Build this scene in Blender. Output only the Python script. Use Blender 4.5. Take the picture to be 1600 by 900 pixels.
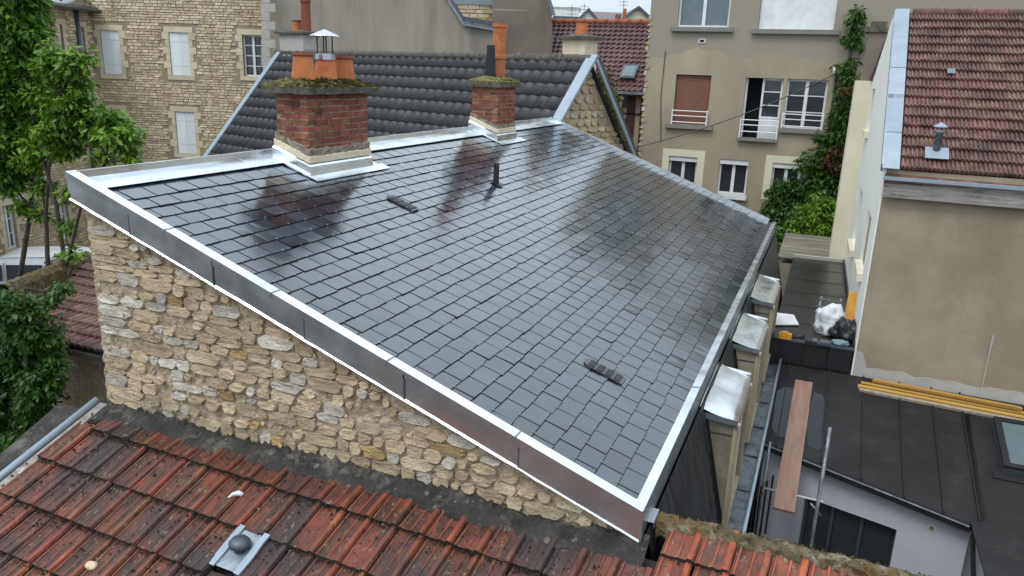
import bpy, bmesh, math, random
from mathutils import Vector, Matrix
R = random.Random(7)
sc = bpy.context.scene
col = sc.collection
for o in list(bpy.data.objects): bpy.data.objects.remove(o)

# ---------------------------------------------------------------- camera
CAMZ = 8.0
FPX, PITCH, ROLL, YAW = 1196.15, math.radians(15.6967), math.radians(2.1141), math.radians(21.895)
_fh = Vector((-math.sin(YAW), math.cos(YAW), 0)); _rh = Vector((math.cos(YAW), math.sin(YAW), 0)); _u = Vector((0, 0, 1))
FWD = _fh*math.cos(PITCH) - _u*math.sin(PITCH)
_uc = _fh*math.sin(PITCH) + _u*math.cos(PITCH)
RIGHT = _rh*math.cos(ROLL) + _uc*math.sin(ROLL)
UP = -_rh*math.sin(ROLL) + _uc*math.cos(ROLL)
CAM = Vector((0, 0, CAMZ))
cd = bpy.data.cameras.new('camera'); cam = bpy.data.objects.new('camera', cd); col.objects.link(cam)
cd.sensor_width = 36; cd.lens = 36*FPX/1600; cd.clip_start = .1; cd.clip_end = 2000
cam.matrix_world = Matrix(((RIGHT.x, UP.x, -FWD.x, 0), (RIGHT.y, UP.y, -FWD.y, 0), (RIGHT.z, UP.z, -FWD.z, CAMZ), (0, 0, 0, 1)))
sc.camera = cam
# ---------------------------------------------------------------- overcast sky
w = bpy.data.worlds.new('World'); sc.world = w; w.use_nodes = True
nt = w.node_tree; nt.nodes.clear()
SUN_EL, SUN_AZ = 58, 200
sky = nt.nodes.new('ShaderNodeTexSky'); sky.sky_type = 'NISHITA'; sky.sun_disc = False
sky.sun_elevation = math.radians(SUN_EL); sky.sun_rotation = math.radians(SUN_AZ)
sky.air_density = 1.0; sky.dust_density = 4.0; sky.ozone_density = 1.0
bw = nt.nodes.new('ShaderNodeRGBToBW')
cloud = nt.nodes.new('ShaderNodeMix'); cloud.data_type = 'RGBA'; cloud.inputs['Factor'].default_value = .88
tint = nt.nodes.new('ShaderNodeMix'); tint.data_type = 'RGBA'; tint.blend_type = 'MULTIPLY'; tint.inputs['Factor'].default_value = 1
tint.inputs['B'].default_value = (.88, 1.0, 1.10, 1)
tcw = nt.nodes.new('ShaderNodeTexCoord'); nzw = nt.nodes.new('ShaderNodeTexNoise'); nzw.inputs['Scale'].default_value = 2.2; nzw.inputs['Detail'].default_value = 5
mrw = nt.nodes.new('ShaderNodeMapRange'); mrw.inputs['From Min'].default_value = .3; mrw.inputs['From Max'].default_value = .7
mrw.inputs['To Min'].default_value = 11.5; mrw.inputs['To Max'].default_value = 15.0
bg = nt.nodes.new('ShaderNodeBackground'); bg.inputs['Strength'].default_value = .10
ow = nt.nodes.new('ShaderNodeOutputWorld')
L_ = nt.links.new
sepw = nt.nodes.new('ShaderNodeSeparateXYZ'); grw = nt.nodes.new('ShaderNodeMapRange'); grw.inputs['To Min'].default_value = .78; grw.inputs['To Max'].default_value = 1.45
mulw = nt.nodes.new('ShaderNodeMath'); mulw.operation = 'MULTIPLY'
L_(tcw.outputs['Generated'], sepw.inputs[0]); L_(sepw.outputs['Z'], grw.inputs['Value']); L_(mrw.outputs['Result'], mulw.inputs[0]); L_(grw.outputs['Result'], mulw.inputs[1])
L_(tcw.outputs['Generated'], nzw.inputs['Vector']); L_(nzw.outputs['Fac'], mrw.inputs['Value'])
L_(sky.outputs['Color'], cloud.inputs['A']); L_(mulw.outputs[0], cloud.inputs['B'])
L_(cloud.outputs['Result'], tint.inputs['A']); L_(tint.outputs['Result'], bg.inputs['Color']); L_(bg.outputs['Background'], ow.inputs['Surface'])
nt.nodes.remove(bw)
sd = bpy.data.lights.new('sun', 'SUN'); sd.energy = 1.4; sd.angle = math.radians(22); sd.color = (1, .97, .93)
sun = bpy.data.objects.new('sun', sd); col.objects.link(sun)
_az = math.radians(SUN_AZ); _el = math.radians(SUN_EL)
sdir = Vector((math.sin(_az)*math.cos(_el), math.cos(_az)*math.cos(_el), math.sin(_el)))
sun.rotation_euler = sdir.to_track_quat('Z', 'Y').to_euler()
vs = sc.view_settings; vs.view_transform = 'Standard'; vs.look = 'None'; vs.exposure = -0.08; vs.gamma = 1; vs.use_curve_mapping = False

# ---------------------------------------------------------------- helpers
def V(*a): return Vector(a)
def raydir(px, py): return RIGHT*((px-800)/FPX) - UP*((py-450)/FPX) + FWD
def at(px, py, x=None, y=None, z=None):
    d = raydir(px, py)
    t = (x/d.x if x is not None else y/d.y if y is not None else (z-CAMZ)/d.z)
    return CAM + d*t
def onpl(px, py, p0, n):
    d = raydir(px, py); return CAM + d*((p0-CAM).dot(n)/d.dot(n))

class MB:
    def __init__(s): s.v = []; s.f = []; s.m = []
    def add(s, vs, fs, mi=0):
        b = len(s.v); s.v += [tuple(p) for p in vs]; s.f += [tuple(b+i for i in f) for f in fs]; s.m += [mi]*len(fs); return s
    def poly(s, pts, mi=0): return s.add(pts, [tuple(range(len(pts)))], mi)
    def obox(s, o, a, b, c, mi=0):
        o, a, b, c = Vector(o), Vector(a), Vector(b), Vector(c)
        p = [o, o+a, o+a+b, o+b, o+c, o+a+c, o+a+b+c, o+b+c]
        fs = [(0, 3, 2, 1), (4, 5, 6, 7), (0, 1, 5, 4), (1, 2, 6, 5), (2, 3, 7, 6), (3, 0, 4, 7)]
        if a.cross(b).dot(c) < 0: fs = [f[::-1] for f in fs]
        return s.add(p, fs, mi)
    def box(s, x0, x1, y0, y1, z0, z1, mi=0): return s.obox((x0, y0, z0), (x1-x0, 0, 0), (0, y1-y0, 0), (0, 0, z1-z0), mi)
    def prism(s, pts, d, mi=0):
        d = Vector(d); pts = [Vector(p) for p in pts]; n = len(pts)
        nn = Vector((0, 0, 0))
        for i in range(n): nn += (pts[i]-pts[0]).cross(pts[(i+1) % n]-pts[0])
        if nn.dot(d) > 0: pts = pts[::-1]
        return s.add(pts+[p+d for p in pts], [tuple(range(n)), tuple(range(2*n-1, n-1, -1))]+[(i, i+n, (i+1) % n+n, (i+1) % n) for i in range(n)], mi)
    def tube(s, pts, rads, seg=10, mi=0, cap=True):
        pts = [Vector(p) for p in pts]; b = len(s.v); n = len(pts)
        if not isinstance(rads, (list, tuple)): rads = [rads]*n
        ref = None
        for i, p in enumerate(pts):
            t = (pts[min(i+1, n-1)]-pts[max(i-1, 0)]).normalized()
            if ref is None: ref = V(0, 0, 1).cross(t) if abs(t.z) < .95 else V(1, 0, 0)
            a = (ref - t*ref.dot(t)).normalized(); c = t.cross(a); ref = a
            for k in range(seg):
                an = 2*math.pi*k/seg; s.v.append(tuple(p+(a*math.cos(an)+c*math.sin(an))*rads[i]))
        fs = []
        for i in range(n-1):
            for k in range(seg): fs.append((b+i*seg+k, b+i*seg+(k+1) % seg, b+(i+1)*seg+(k+1) % seg, b+(i+1)*seg+k))
        if cap: fs += [tuple(b+k for k in range(seg))[::-1], tuple(b+(n-1)*seg+k for k in range(seg))]
        s.f += fs; s.m += [mi]*len(fs); return s
    def build(s, name, mat, parent=None, smooth=False):
        me = bpy.data.meshes.new(name); me.from_pydata(s.v, [], s.f)
        for m in (mat if isinstance(mat, (list, tuple)) else [mat]): me.materials.append(m)
        if isinstance(mat, (list, tuple)): me.polygons.foreach_set('material_index', s.m)
        if smooth: me.polygons.foreach_set('use_smooth', [True]*len(me.polygons))
        me.update()
        return link(name, me, parent)
def link(name, me, parent=None):
    o = bpy.data.objects.new(name, me); col.objects.link(o)
    if parent is not None:
        o.parent = parent
        if parent.type == 'EMPTY': o.matrix_parent_inverse = Matrix.Translation(-parent.location)
    return o
def tag(o, label, cat, group=None):
    o['label'] = label; o['category'] = cat
    if group: o['group'] = group
    return o
def thing(name, label, cat, loc, group=None):
    o = bpy.data.objects.new(name, None); col.objects.link(o); o.location = loc; o.empty_display_size = .2
    return tag(o, label, cat, group)
def stuff(o): o['kind'] = 'stuff'; return o
def struct(o): o['kind'] = 'structure'; return o
def smooth_angle(o, deg=35):
    me = o.data; me.polygons.foreach_set('use_smooth', [True]*len(me.polygons))
    try: me.set_sharp_from_angle(angle=math.radians(deg))
    except Exception: pass
    return o
def wall_holes(mb, O, U, s0, s1, t0, t1, holes, depth, N, mi=0):
    """vertical wall in plane O + U*s + Z*t, outward normal N, with openings (s0,s1,t0,t1) and reveals going in by depth"""
    Zv = V(0, 0, 1); P = lambda s, t, d=0: O+U*s+Zv*t-N*d
    ss = sorted({s0, s1, *[min(max(h[i], s0), s1) for h in holes for i in (0, 1)]}); ts = sorted({t0, t1, *[min(max(h[i], t0), t1) for h in holes for i in (2, 3)]})
    flip = U.cross(Zv).dot(N) < 0
    def q(p):
        mb.add(p[::-1] if flip else p, [(0, 1, 2, 3)], mi)
    for a, b in zip(ss, ss[1:]):
        for c, d in zip(ts, ts[1:]):
            m, n = (a+b)/2, (c+d)/2
            if any(h[0] < m < h[1] and h[2] < n < h[3] for h in holes): continue
            q([P(a, c), P(b, c), P(b, d), P(a, d)])
    for a, b, c, d in holes:
        q([P(a, c), P(a, d), P(a, d, depth), P(a, c, depth)][::-1]); q([P(b, c), P(b, d), P(b, d, depth), P(b, c, depth)])
        q([P(a, c), P(b, c), P(b, c, depth), P(a, c, depth)]); q([P(a, d), P(b, d), P(b, d, depth), P(a, d, depth)][::-1])

# ---------------------------------------------------------------- materials
def mat(name, cols, scale=4, rough=.8, metal=0, bump=0, bscale=40, rand=0, spec=.5, stretch=(1, 1, 1), rot=(0, 0, 0), detail=6,
        rough2=None, spots=None, bstretch=None, hue=0, bdist=.02, coat=0, bdet=8, rrough=0):
    """cols: list of (pos, rgb); spots: list of (scale, lo, hi, rgb, stretch) layered noise patches"""
    m = bpy.data.materials.new(name); m.use_nodes = True; n = m.node_tree.nodes; l = m.node_tree.links.new
    b = n['Principled BSDF']
    g = n.new('ShaderNodeNewGeometry'); oi = n.new('ShaderNodeObjectInfo')
    # a per-piece offset so that alike pieces do not show the same grain
    rs = n.new('ShaderNodeMath'); rs.operation = 'ADD'; l(g.outputs['Random Per Island'], rs.inputs[0]); l(oi.outputs['Random'], rs.inputs[1])
    rnd = n.new('ShaderNodeMath'); rnd.operation = 'FRACT'; l(rs.outputs[0], rnd.inputs[0])
    mp = n.new('ShaderNodeMapping'); mp.inputs['Scale'].default_value = stretch; mp.inputs['Rotation'].default_value = rot
    l(g.outputs['Position'], mp.inputs['Vector'])
    def noise(sc_, vec, det=detail, ro=.6):
        z = n.new('ShaderNodeTexNoise'); z.inputs['Scale'].default_value = sc_; z.inputs['Detail'].default_value = det; z.inputs['Roughness'].default_value = ro
        l(vec, z.inputs['Vector']); return z.outputs['Fac']
    nz = noise(scale, mp.outputs['Vector'])
    cr = n.new('ShaderNodeValToRGB'); e = cr.color_ramp.elements
    while len(e) < len(cols): e.new(.5)
    for i, (p, c_) in enumerate(cols): e[i].position = p; e[i].color = (*c_, 1)
    l(nz, cr.inputs['Fac']); out = cr.outputs['Color']
    if rand or hue:
        hs = n.new('ShaderNodeHueSaturation'); mr = n.new('ShaderNodeMapRange'); mr.inputs['To Min'].default_value = 1-rand; mr.inputs['To Max'].default_value = 1+rand
        l(rnd.outputs[0], mr.inputs['Value']); l(mr.outputs['Result'], hs.inputs['Value'])
        if hue:
            m7 = n.new('ShaderNodeMath'); m7.operation = 'MULTIPLY'; m7.inputs[1].default_value = 7.31; l(rnd.outputs[0], m7.inputs[0])
            f7 = n.new('ShaderNodeMath'); f7.operation = 'FRACT'; l(m7.outputs[0], f7.inputs[0])
            mh = n.new('ShaderNodeMapRange'); mh.inputs['To Min'].default_value = .5-hue; mh.inputs['To Max'].default_value = .5+hue
            l(f7.outputs[0], mh.inputs['Value']); l(mh.outputs['Result'], hs.inputs['Hue'])
        l(out, hs.inputs['Color']); out = hs.outputs['Color']
    for sp in (spots or []):
        s_, lo, hi, c_ = sp[:4]; st = sp[4] if len(sp) > 4 else (1, 1, 1)
        mp2 = n.new('ShaderNodeMapping'); mp2.inputs['Scale'].default_value = st; mp2.inputs['Location'].default_value = (s_*1.7, s_*.3, 3.1)
        l(g.outputs['Position'], mp2.inputs['Vector'])
        z2 = noise(s_, mp2.outputs['Vector'], 7, .62)
        mr2 = n.new('ShaderNodeMapRange'); mr2.inputs['From Min'].default_value = lo; mr2.inputs['From Max'].default_value = hi; l(z2, mr2.inputs['Value'])
        if len(sp) > 5:
            mm = n.new('ShaderNodeMath'); mm.operation = 'MULTIPLY'; mm.inputs[1].default_value = sp[5]; l(mr2.outputs['Result'], mm.inputs[0]); fac = mm.outputs[0]
        else: fac = mr2.outputs['Result']
        mx = n.new('ShaderNodeMix'); mx.data_type = 'RGBA'; mx.inputs['B'].default_value = (*c_, 1); l(fac, mx.inputs['Factor']); l(out, mx.inputs['A']); out = mx.outputs['Result']
    l(out, b.inputs['Base Color'])
    b.inputs['Roughness'].default_value = rough; b.inputs['Metallic'].default_value = metal; b.inputs['Specular IOR Level'].default_value = spec
    if coat: b.inputs['Coat Weight'].default_value = coat; b.inputs['Coat Roughness'].default_value = .14
    if rough2 is not None:
        mr3 = n.new('ShaderNodeMapRange'); mr3.inputs['To Min'].default_value = rough; mr3.inputs['To Max'].default_value = rough2
        mr3.inputs['From Min'].default_value = .3; mr3.inputs['From Max'].default_value = .7
        l(noise(scale*1.6, mp.outputs['Vector']), mr3.inputs['Value']); ro_ = mr3.outputs['Result']
        if rrough:
            m9 = n.new('ShaderNodeMath'); m9.operation = 'MULTIPLY_ADD'; m9.inputs[1].default_value = rrough; l(rnd.outputs[0], m9.inputs[0]); l(ro_, m9.inputs[2]); ro_ = m9.outputs[0]
        l(ro_, b.inputs['Roughness'])
    if bump:
        mpb = n.new('ShaderNodeMapping'); mpb.inputs['Scale'].default_value = bstretch or stretch; l(g.outputs['Position'], mpb.inputs['Vector'])
        bp = n.new('ShaderNodeBump'); bp.inputs['Strength'].default_value = bump; bp.inputs['Distance'].default_value = bdist
        l(noise(bscale, mpb.outputs['Vector'], bdet), bp.inputs['Height']); l(bp.outputs['Normal'], b.inputs['Normal'])
    m['nodes_out'] = ''
    return m
def flat(name, c, rough=.5, metal=0, **k): return mat(name, [(.3, tuple(x*.88 for x in c)), (.7, tuple(min(1, x*1.1) for x in c))], rough=rough, metal=metal, **k)
def glass(name, c, rough=.05):
    m = flat(name, c, rough, spec=.8); return m

M = {}
M['slate'] = mat('wet_slate', [(.3, (.008, .014, .021)), (.7, (.023, .036, .050))], scale=3, rough=.07, rough2=.20, rand=.45, bump=.14, bscale=24, bstretch=(.3, 3.5, 1), bdist=.003, spec=.9, coat=.7, rrough=.10)
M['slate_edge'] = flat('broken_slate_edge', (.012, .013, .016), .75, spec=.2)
M['slate_steep'] = mat('steep_slate', [(.38, (.004, .004, .005)), (.68, (.052, .053, .056))], scale=9, stretch=(1, 4.5, .2), rough=.45, bump=.2, bscale=30, spec=.25)
M['hook'] = flat('hook_steel', (.6, .61, .63), .3, 1)
M['zinc'] = mat('zinc', [(.3, (.78, .81, .84)), (.7, (.90, .92, .94))], scale=2.5, rough=.20, rough2=.34, metal=1, bump=.25, bscale=3.2, bdist=.03, bdet=0, stretch=(1, 1, 1), detail=2)
M['zinc_soft'] = mat('dull_zinc', [(.3, (.16, .18, .19)), (.7, (.28, .31, .325))], scale=3, stretch=(1, 1, .3), rough=.35, rough2=.5, metal=.6, bump=.2, bscale=4, bdist=.02, bdet=1)
M['zinc_old'] = mat('weathered_zinc', [(.3, (.13, .15, .165)), (.7, (.30, .33, .36))], scale=5, rough=.45, metal=.6, bump=.1, bscale=20, spots=[(9, .5, .7, (.08, .085, .085))])
M['zinc_dark'] = flat('dark_zinc_trim', (.10, .115, .135), .45, .5)
M['zinc_blue'] = flat('blue_grey_zinc', (.30, .35, .40), .5, .3, rand=.1)
M['lead'] = mat('lead_flange', [(.3, (.16, .18, .21)), (.7, (.34, .37, .42))], scale=10, rough=.5, metal=.5, bump=.3, bscale=30)
M['mortar'] = mat('rubble_mortar', [(.3, (.34, .255, .17)), (.5, (.56, .45, .32)), (.7, (.70, .60, .46))], scale=14, rough=.95, bump=1, bscale=60, bdist=.035,
                  spots=[(24, .64, .70, (.14, .10, .065)), (3, .55, .7, (.36, .24, .13), (1, 1, 1), .6)])
def stone(name, a, b, dark=(.17, .13, .085)):
    return mat(name, [(.28, tuple(x*.7 for x in a)), (.5, a), (.72, b)], scale=8, rough=.92, bump=1, bscale=48, bdist=.028, rand=.22, stretch=(1, 1, 1.7),
               spots=[(15, .60, .72, dark, (1, 1, 1.5), .7), (40, .64, .7, (.62, .56, .46), (1, 1, 1), .5)])
M['st_cream'] = stone('cream_limestone', (.60, .48, .30), (.72, .60, .42))
M['st_pale'] = stone('pale_limestone', (.62, .56, .47), (.75, .70, .62))
M['st_ochre'] = stone('ochre_limestone', (.46, .31, .13), (.57, .41, .20))
M['st_buff'] = stone('buff_limestone', (.55, .42, .27), (.67, .53, .37))
M['brick'] = mat('red_brick', [(.3, (.12, .038, .028)), (.55, (.235, .072, .046)), (.75, (.31, .115, .075))], scale=9, rough=.9, bump=.5, bscale=60, bdist=.01, rand=.22, hue=.012,
                 spots=[(5, .60, .72, (.045, .025, .02), (1, 1, 1), .8), (22, .64, .72, (.36, .28, .2))])
M['brick_joint'] = mat('brick_mortar', [(.3, (.22, .18, .125)), (.7, (.42, .35, .25))], scale=14, rough=.95, bump=.7, bscale=50, spots=[(5, .58, .72, (.06, .05, .04))])
M['cement'] = mat('rough_cement', [(.3, (.17, .14, .105)), (.6, (.33, .29, .225)), (.8, (.42, .38, .31))], scale=16, rough=.95, bump=1, bscale=45, bdist=.03, spots=[(30, .58, .66, (.07, .055, .04))])
M['cream_render'] = mat('fresh_cream_mortar', [(.3, (.60, .50, .37)), (.7, (.72, .62, .48))], scale=8, rough=.9, bump=.25, bscale=40)
M['moss'] = mat('mossy_slab', [(.3, (.055, .06, .016)), (.5, (.17, .155, .04)), (.7, (.32, .28, .10))], scale=14, rough=1, bump=1, bscale=32, bdist=.05, spots=[(7, .55, .68, (.07, .062, .05)), (40, .62, .7, (.36, .33, .2))])
M['slab'] = mat('old_cement_slab', [(.3, (.045, .042, .032)), (.7, (.16, .145, .115))], scale=12, rough=.95, bump=.9, bscale=40, spots=[(10, .55, .7, (.13, .12, .05))])
M['terracotta'] = mat('terracotta_pot', [(.3, (.34, .095, .03)), (.7, (.55, .19, .06))], scale=8, rough=.75, bump=.15, bscale=40, rand=.12, spots=[(5, .58, .72, (.40, .23, .07)), (9, .62, .75, (.17, .045, .03))])
M['terracotta_dark'] = flat('dark_terracotta', (.20, .055, .03), .8)
M['black'] = flat('black_plastic', (.016, .016, .018), .45)
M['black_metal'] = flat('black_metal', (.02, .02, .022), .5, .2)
M['vent_grey'] = flat('purple_grey_vent', (.10, .09, .10), .5)
M['steel'] = flat('stainless_sheet', (.62, .63, .65), .28, 1)
M['red_tile'] = mat('old_red_tile', [(.3, (.09, .023, .014)), (.5, (.22, .048, .022)), (.72, (.34, .078, .031))], scale=7, rough=.35, rough2=.6, bump=.6, bscale=55, bdist=.012, rand=.25, hue=.012, stretch=(2.2, .7, .7),
                    spots=[(1.5, .44, .60, (.034, .026, .026), (1.2, .8, .8), .92), (24, .63, .68, (.34, .27, .13), (1.5, .7, 1), .6), (55, .62, .67, (.03, .025, .018)), (6, .62, .72, (.13, .11, .04), (1, 1, 1), .7)])
M['tile_pan'] = mat('algae_dark_tile_pan', [(.3, (.026, .014, .011)), (.5, (.10, .026, .015)), (.72, (.26, .055, .025))], scale=6, rough=.35, rough2=.6, bump=.7, bscale=55, bdist=.012, rand=.3, stretch=(1.6, .7, .7),
                    spots=[(1.5, .46, .62, (.030, .024, .025), (1.2, .8, .8), .8), (22, .60, .66, (.28, .225, .11), (1.4, .7, 1), .6), (45, .6, .66, (.02, .018, .014))])
M['tile_edge'] = mat('mossy_tile_edge', [(.3, (.014, .012, .010)), (.7, (.05, .042, .03))], scale=20, rough=1, bump=.6, bscale=60)
M['orange_pan'] = mat('stained_orange_pan', [(.3, (.07, .028, .02)), (.5, (.20, .058, .032)), (.72, (.36, .10, .045))], scale=6, rough=.6, rough2=.85, bump=.7, bscale=55, bdist=.012, rand=.3, stretch=(1.6, .7, .7),
                    spots=[(3, .52, .66, (.05, .042, .035), (1, 1, 1), .8), (22, .6, .66, (.30, .25, .17), (1.4, .7, 1), .6), (45, .62, .67, (.03, .025, .02))])
M['orange_tile'] = mat('orange_red_tile', [(.3, (.15, .036, .018)), (.5, (.35, .080, .032)), (.72, (.46, .125, .052))], scale=7, rough=.55, rough2=.8, bump=.6, bscale=55, bdist=.012, rand=.2, stretch=(2.2, .7, .7),
                    spots=[(3.2, .48, .62, (.045, .036, .03), (1.3, .8, .8), .9), (28, .62, .68, (.40, .31, .19), (1.5, .7, 1), .7), (55, .63, .68, (.03, .025, .018))])
M['dark_mortar'] = mat('blackened_mortar', [(.3, (.016, .014, .013)), (.55, (.042, .037, .034)), (.75, (.12, .108, .092))], scale=6, rough=.9, bump=.9, bscale=28, bdist=.03, spots=[(5, .56, .70, (.20, .18, .145), (1, 1, 1), .7), (14, .6, .72, (.27, .24, .19), (1, 1, 1), .7), (50, .66, .7, (.42, .4, .35))])
M['mossy_coping'] = mat('mossy_coping', [(.3, (.04, .035, .016)), (.5, (.13, .10, .045)), (.72, (.32, .27, .2))], scale=9, rough=1, bump=1, bscale=24, bdist=.05, spots=[(4, .52, .62, (.14, .085, .02)), (18, .6, .7, (.34, .30, .24)), (6, .6, .7, (.07, .08, .02))])
M['grey_tile'] = mat('anthracite_tile', [(.3, (.014, .014, .017)), (.7, (.038, .037, .042))], scale=5, rough=.42, rough2=.6, rand=.18, bump=.15, bscale=60, spots=[(14, .66, .72, (.15, .14, .12), (1, 1, 1), .6)])
M['grey_ridge'] = mat('lichen_ridge_tile', [(.3, (.05, .047, .045)), (.7, (.19, .175, .15))], scale=12, rough=.9, bump=.6, bscale=40)
M['brown_tile'] = mat('brown_red_tile', [(.3, (.075, .036, .030)), (.55, (.165, .080, .064)), (.75, (.27, .16, .135))], scale=7, rough=.5, rough2=.7, rand=.28, hue=.012, bump=.3, bscale=60,
                      spots=[(1.2, .50, .68, (.04, .028, .026), (1, 1, 1), .8), (9, .62, .7, (.30, .22, .16), (1, 1, 1), .6), (24, .63, .68, (.035, .03, .028))])
M['purple_tile'] = mat('purple_brown_tile', [(.3, (.07, .034, .033)), (.7, (.15, .075, .07))], scale=2, rough=.45, rand=.2, bump=.2, bscale=30)
M['purple_ridge'] = flat('ridge_tile_red', (.30, .10, .05), .8)
M['wet_roof'] = mat('wet_black_membrane', [(.3, (.012, .011, .010)), (.7, (.036, .033, .03))], scale=5, stretch=(.4, 4, 1), rough=.22, rough2=.42, bump=.12, bscale=5, bdist=.01, spec=.5)
M['dark_roof'] = mat('dark_brown_zinc', [(.3, (.018, .016, .017)), (.7, (.030, .027, .028))], scale=2, rough=.42, rough2=.55, metal=0, spec=.16, bump=.35, bscale=2.2, bdist=.03, bdet=1, spots=[(50, .72, .74, (.3, .3, .3)), (3, .55, .7, (.045, .04, .038), (1, 1, 1), .6)])
M['lilac_wall'] = mat('pale_lilac_render', [(.3, (.50, .505, .56)), (.7, (.58, .585, .64))], scale=.8, rough=.9, bump=.1, bscale=90)
M['beige_wall'] = None
M['brown_wall'] = mat('brown_render', [(.3, (.27, .22, .155)), (.7, (.38, .315, .235))], scale=1.6, rough=.95, bump=.35, bscale=70, spots=[(.9, .5, .75, (.22, .165, .105), (1, 1, .35), .8), (2.5, .60, .75, (.38, .33, .26), (2, 1, .35), .6), (.5, .55, .6, (.29, .235, .175), (1, 1, 1), .6)])
M['grey_skirt'] = mat('grey_skirt_render', [(.3, (.38, .36, .33)), (.7, (.46, .44, .41))], scale=6, rough=.95, bump=.3, bscale=50)
M['white_wall'] = mat('white_render', [(.3, (.77, .76, .69)), (.7, (.84, .83, .76))], scale=1.5, rough=.9, bump=.1, bscale=60, spots=[(2, .58, .8, (.62, .62, .55), (1, 1, .3), .5)])
M['cream_wall'] = mat('cream_render', [(.3, (.66, .61, .46)), (.7, (.74, .69, .54))], scale=1.5, rough=.9, bump=.1, bscale=60)
M['grey_render'] = mat('stained_grey_render', [(.28, (.20, .175, .145)), (.5, (.31, .275, .225)), (.72, (.40, .355, .29))], scale=.55, rough=.95, bump=.25, bscale=30, stretch=(1, 1, .35), detail=8,
                       spots=[(.7, .50, .68, (.155, .14, .125), (1.3, 1.3, .12), .7)])
M['brown_render2'] = mat('dull_brown_render', [(.3, (.15, .12, .10)), (.7, (.22, .185, .15))], scale=.7, rough=.95, bump=.2, bscale=30)
M['ashlar'] = mat('facade_stone', [(.28, (.44, .355, .225)), (.5, (.60, .50, .345)), (.75, (.70, .61, .47))], scale=2.2, rough=.95, rand=.24, hue=.008, bump=.6, bscale=9, bdist=.04, spots=[(.35, .55, .75, (.36, .27, .16), (1, 1, 1), .45)])
M['ashlar_joint'] = mat('facade_joint', [(.3, (.25, .20, .135)), (.7, (.37, .305, .215))], scale=3, rough=.95)
M['dressed'] = mat('dressed_stone', [(.3, (.52, .45, .32)), (.7, (.64, .56, .42))], scale=2, rough=.9, rand=.1)
M['shutter'] = mat('pale_blue_shutter', [(.3, (.68, .72, .74)), (.7, (.78, .81, .82))], scale=4, stretch=(1, 1, .15), rough=.7, rand=.05)
M['white'] = flat('white_pvc', (.74, .75, .76), .4)
M['off_white'] = flat('off_white_paint', (.62, .62, .60), .6)
M['pane'] = glass('window_glass', (.03, .035, .042))
M['pane_bright'] = glass('window_glass_grey', (.12, .16, .17))
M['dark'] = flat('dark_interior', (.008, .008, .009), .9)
M['rust_shutter'] = mat('rust_brown_roller', [(.3, (.17, .065, .04)), (.7, (.22, .085, .055))], scale=3, rough=.7)
M['sill'] = flat('grey_stone_sill', (.22, .21, .185), .9)
M['wood_grey'] = mat('weathered_board', [(.3, (.16, .14, .125)), (.7, (.40, .37, .34))], scale=5, stretch=(.5, 2, 6), rough=.9, bump=.5, bscale=30, spots=[(6, .58, .68, (.07, .062, .055), (.6, 1, 3), .8), (5, .63, .7, (.56, .54, .5), (1, 1, 3))])
M['wood_deck'] = mat('wet_old_boards', [(.3, (.11, .10, .07)), (.7, (.25, .23, .175))], scale=3, stretch=(1, 4, 1), rough=.6, bump=.3, bscale=20, rand=.15)
M['pale_wood'] = mat('pale_wood_trim', [(.3, (.26, .21, .145)), (.7, (.43, .36, .26))], scale=5, stretch=(3, 3, .3), rough=.75, rand=.12)
M['dormer_cheek'] = mat('dormer_cheek_board', [(.3, (.16, .135, .10)), (.7, (.36, .31, .235))], scale=4, stretch=(1, 1, .5), rough=.6, spots=[(3, .45, .65, (.07, .06, .045), (1, 1, .4), .8)])
M['plank'] = mat('brown_scaffold_plank', [(.3, (.19, .105, .075)), (.7, (.30, .18, .135))], scale=4, stretch=(5, .5, .5), rough=.6, bump=.2, bscale=30)
M['yellow_wood'] = mat('wet_yellow_timber', [(.3, (.36, .19, .035)), (.7, (.54, .33, .09))], scale=4, stretch=(.5, 4, 4), rough=.45, rand=.12, bump=.2, bscale=30)
M['timber'] = flat('dark_oak_beam', (.055, .022, .017), .8)
M['sand_render'] = mat('sand_render', [(.3, (.33, .25, .17)), (.7, (.42, .33, .24))], scale=2, rough=.9)
M['orange_foam'] = mat('orange_insulation_board', [(.3, (.52, .24, .03)), (.7, (.66, .33, .055))], scale=6, rough=.8)
M['sack'] = mat('white_sack_cloth', [(.3, (.60, .61, .63)), (.7, (.74, .75, .77))], scale=6, rough=.6, bump=.3, bscale=14, bdist=.03)
M['teal'] = flat('teal_cloth', (.16, .24, .24), .8)
M['bark'] = mat('tree_bark', [(.3, (.03, .024, .018)), (.7, (.085, .07, .055))], scale=12, stretch=(1, 1, .3), rough=.95, bump=.6, bscale=30)
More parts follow.
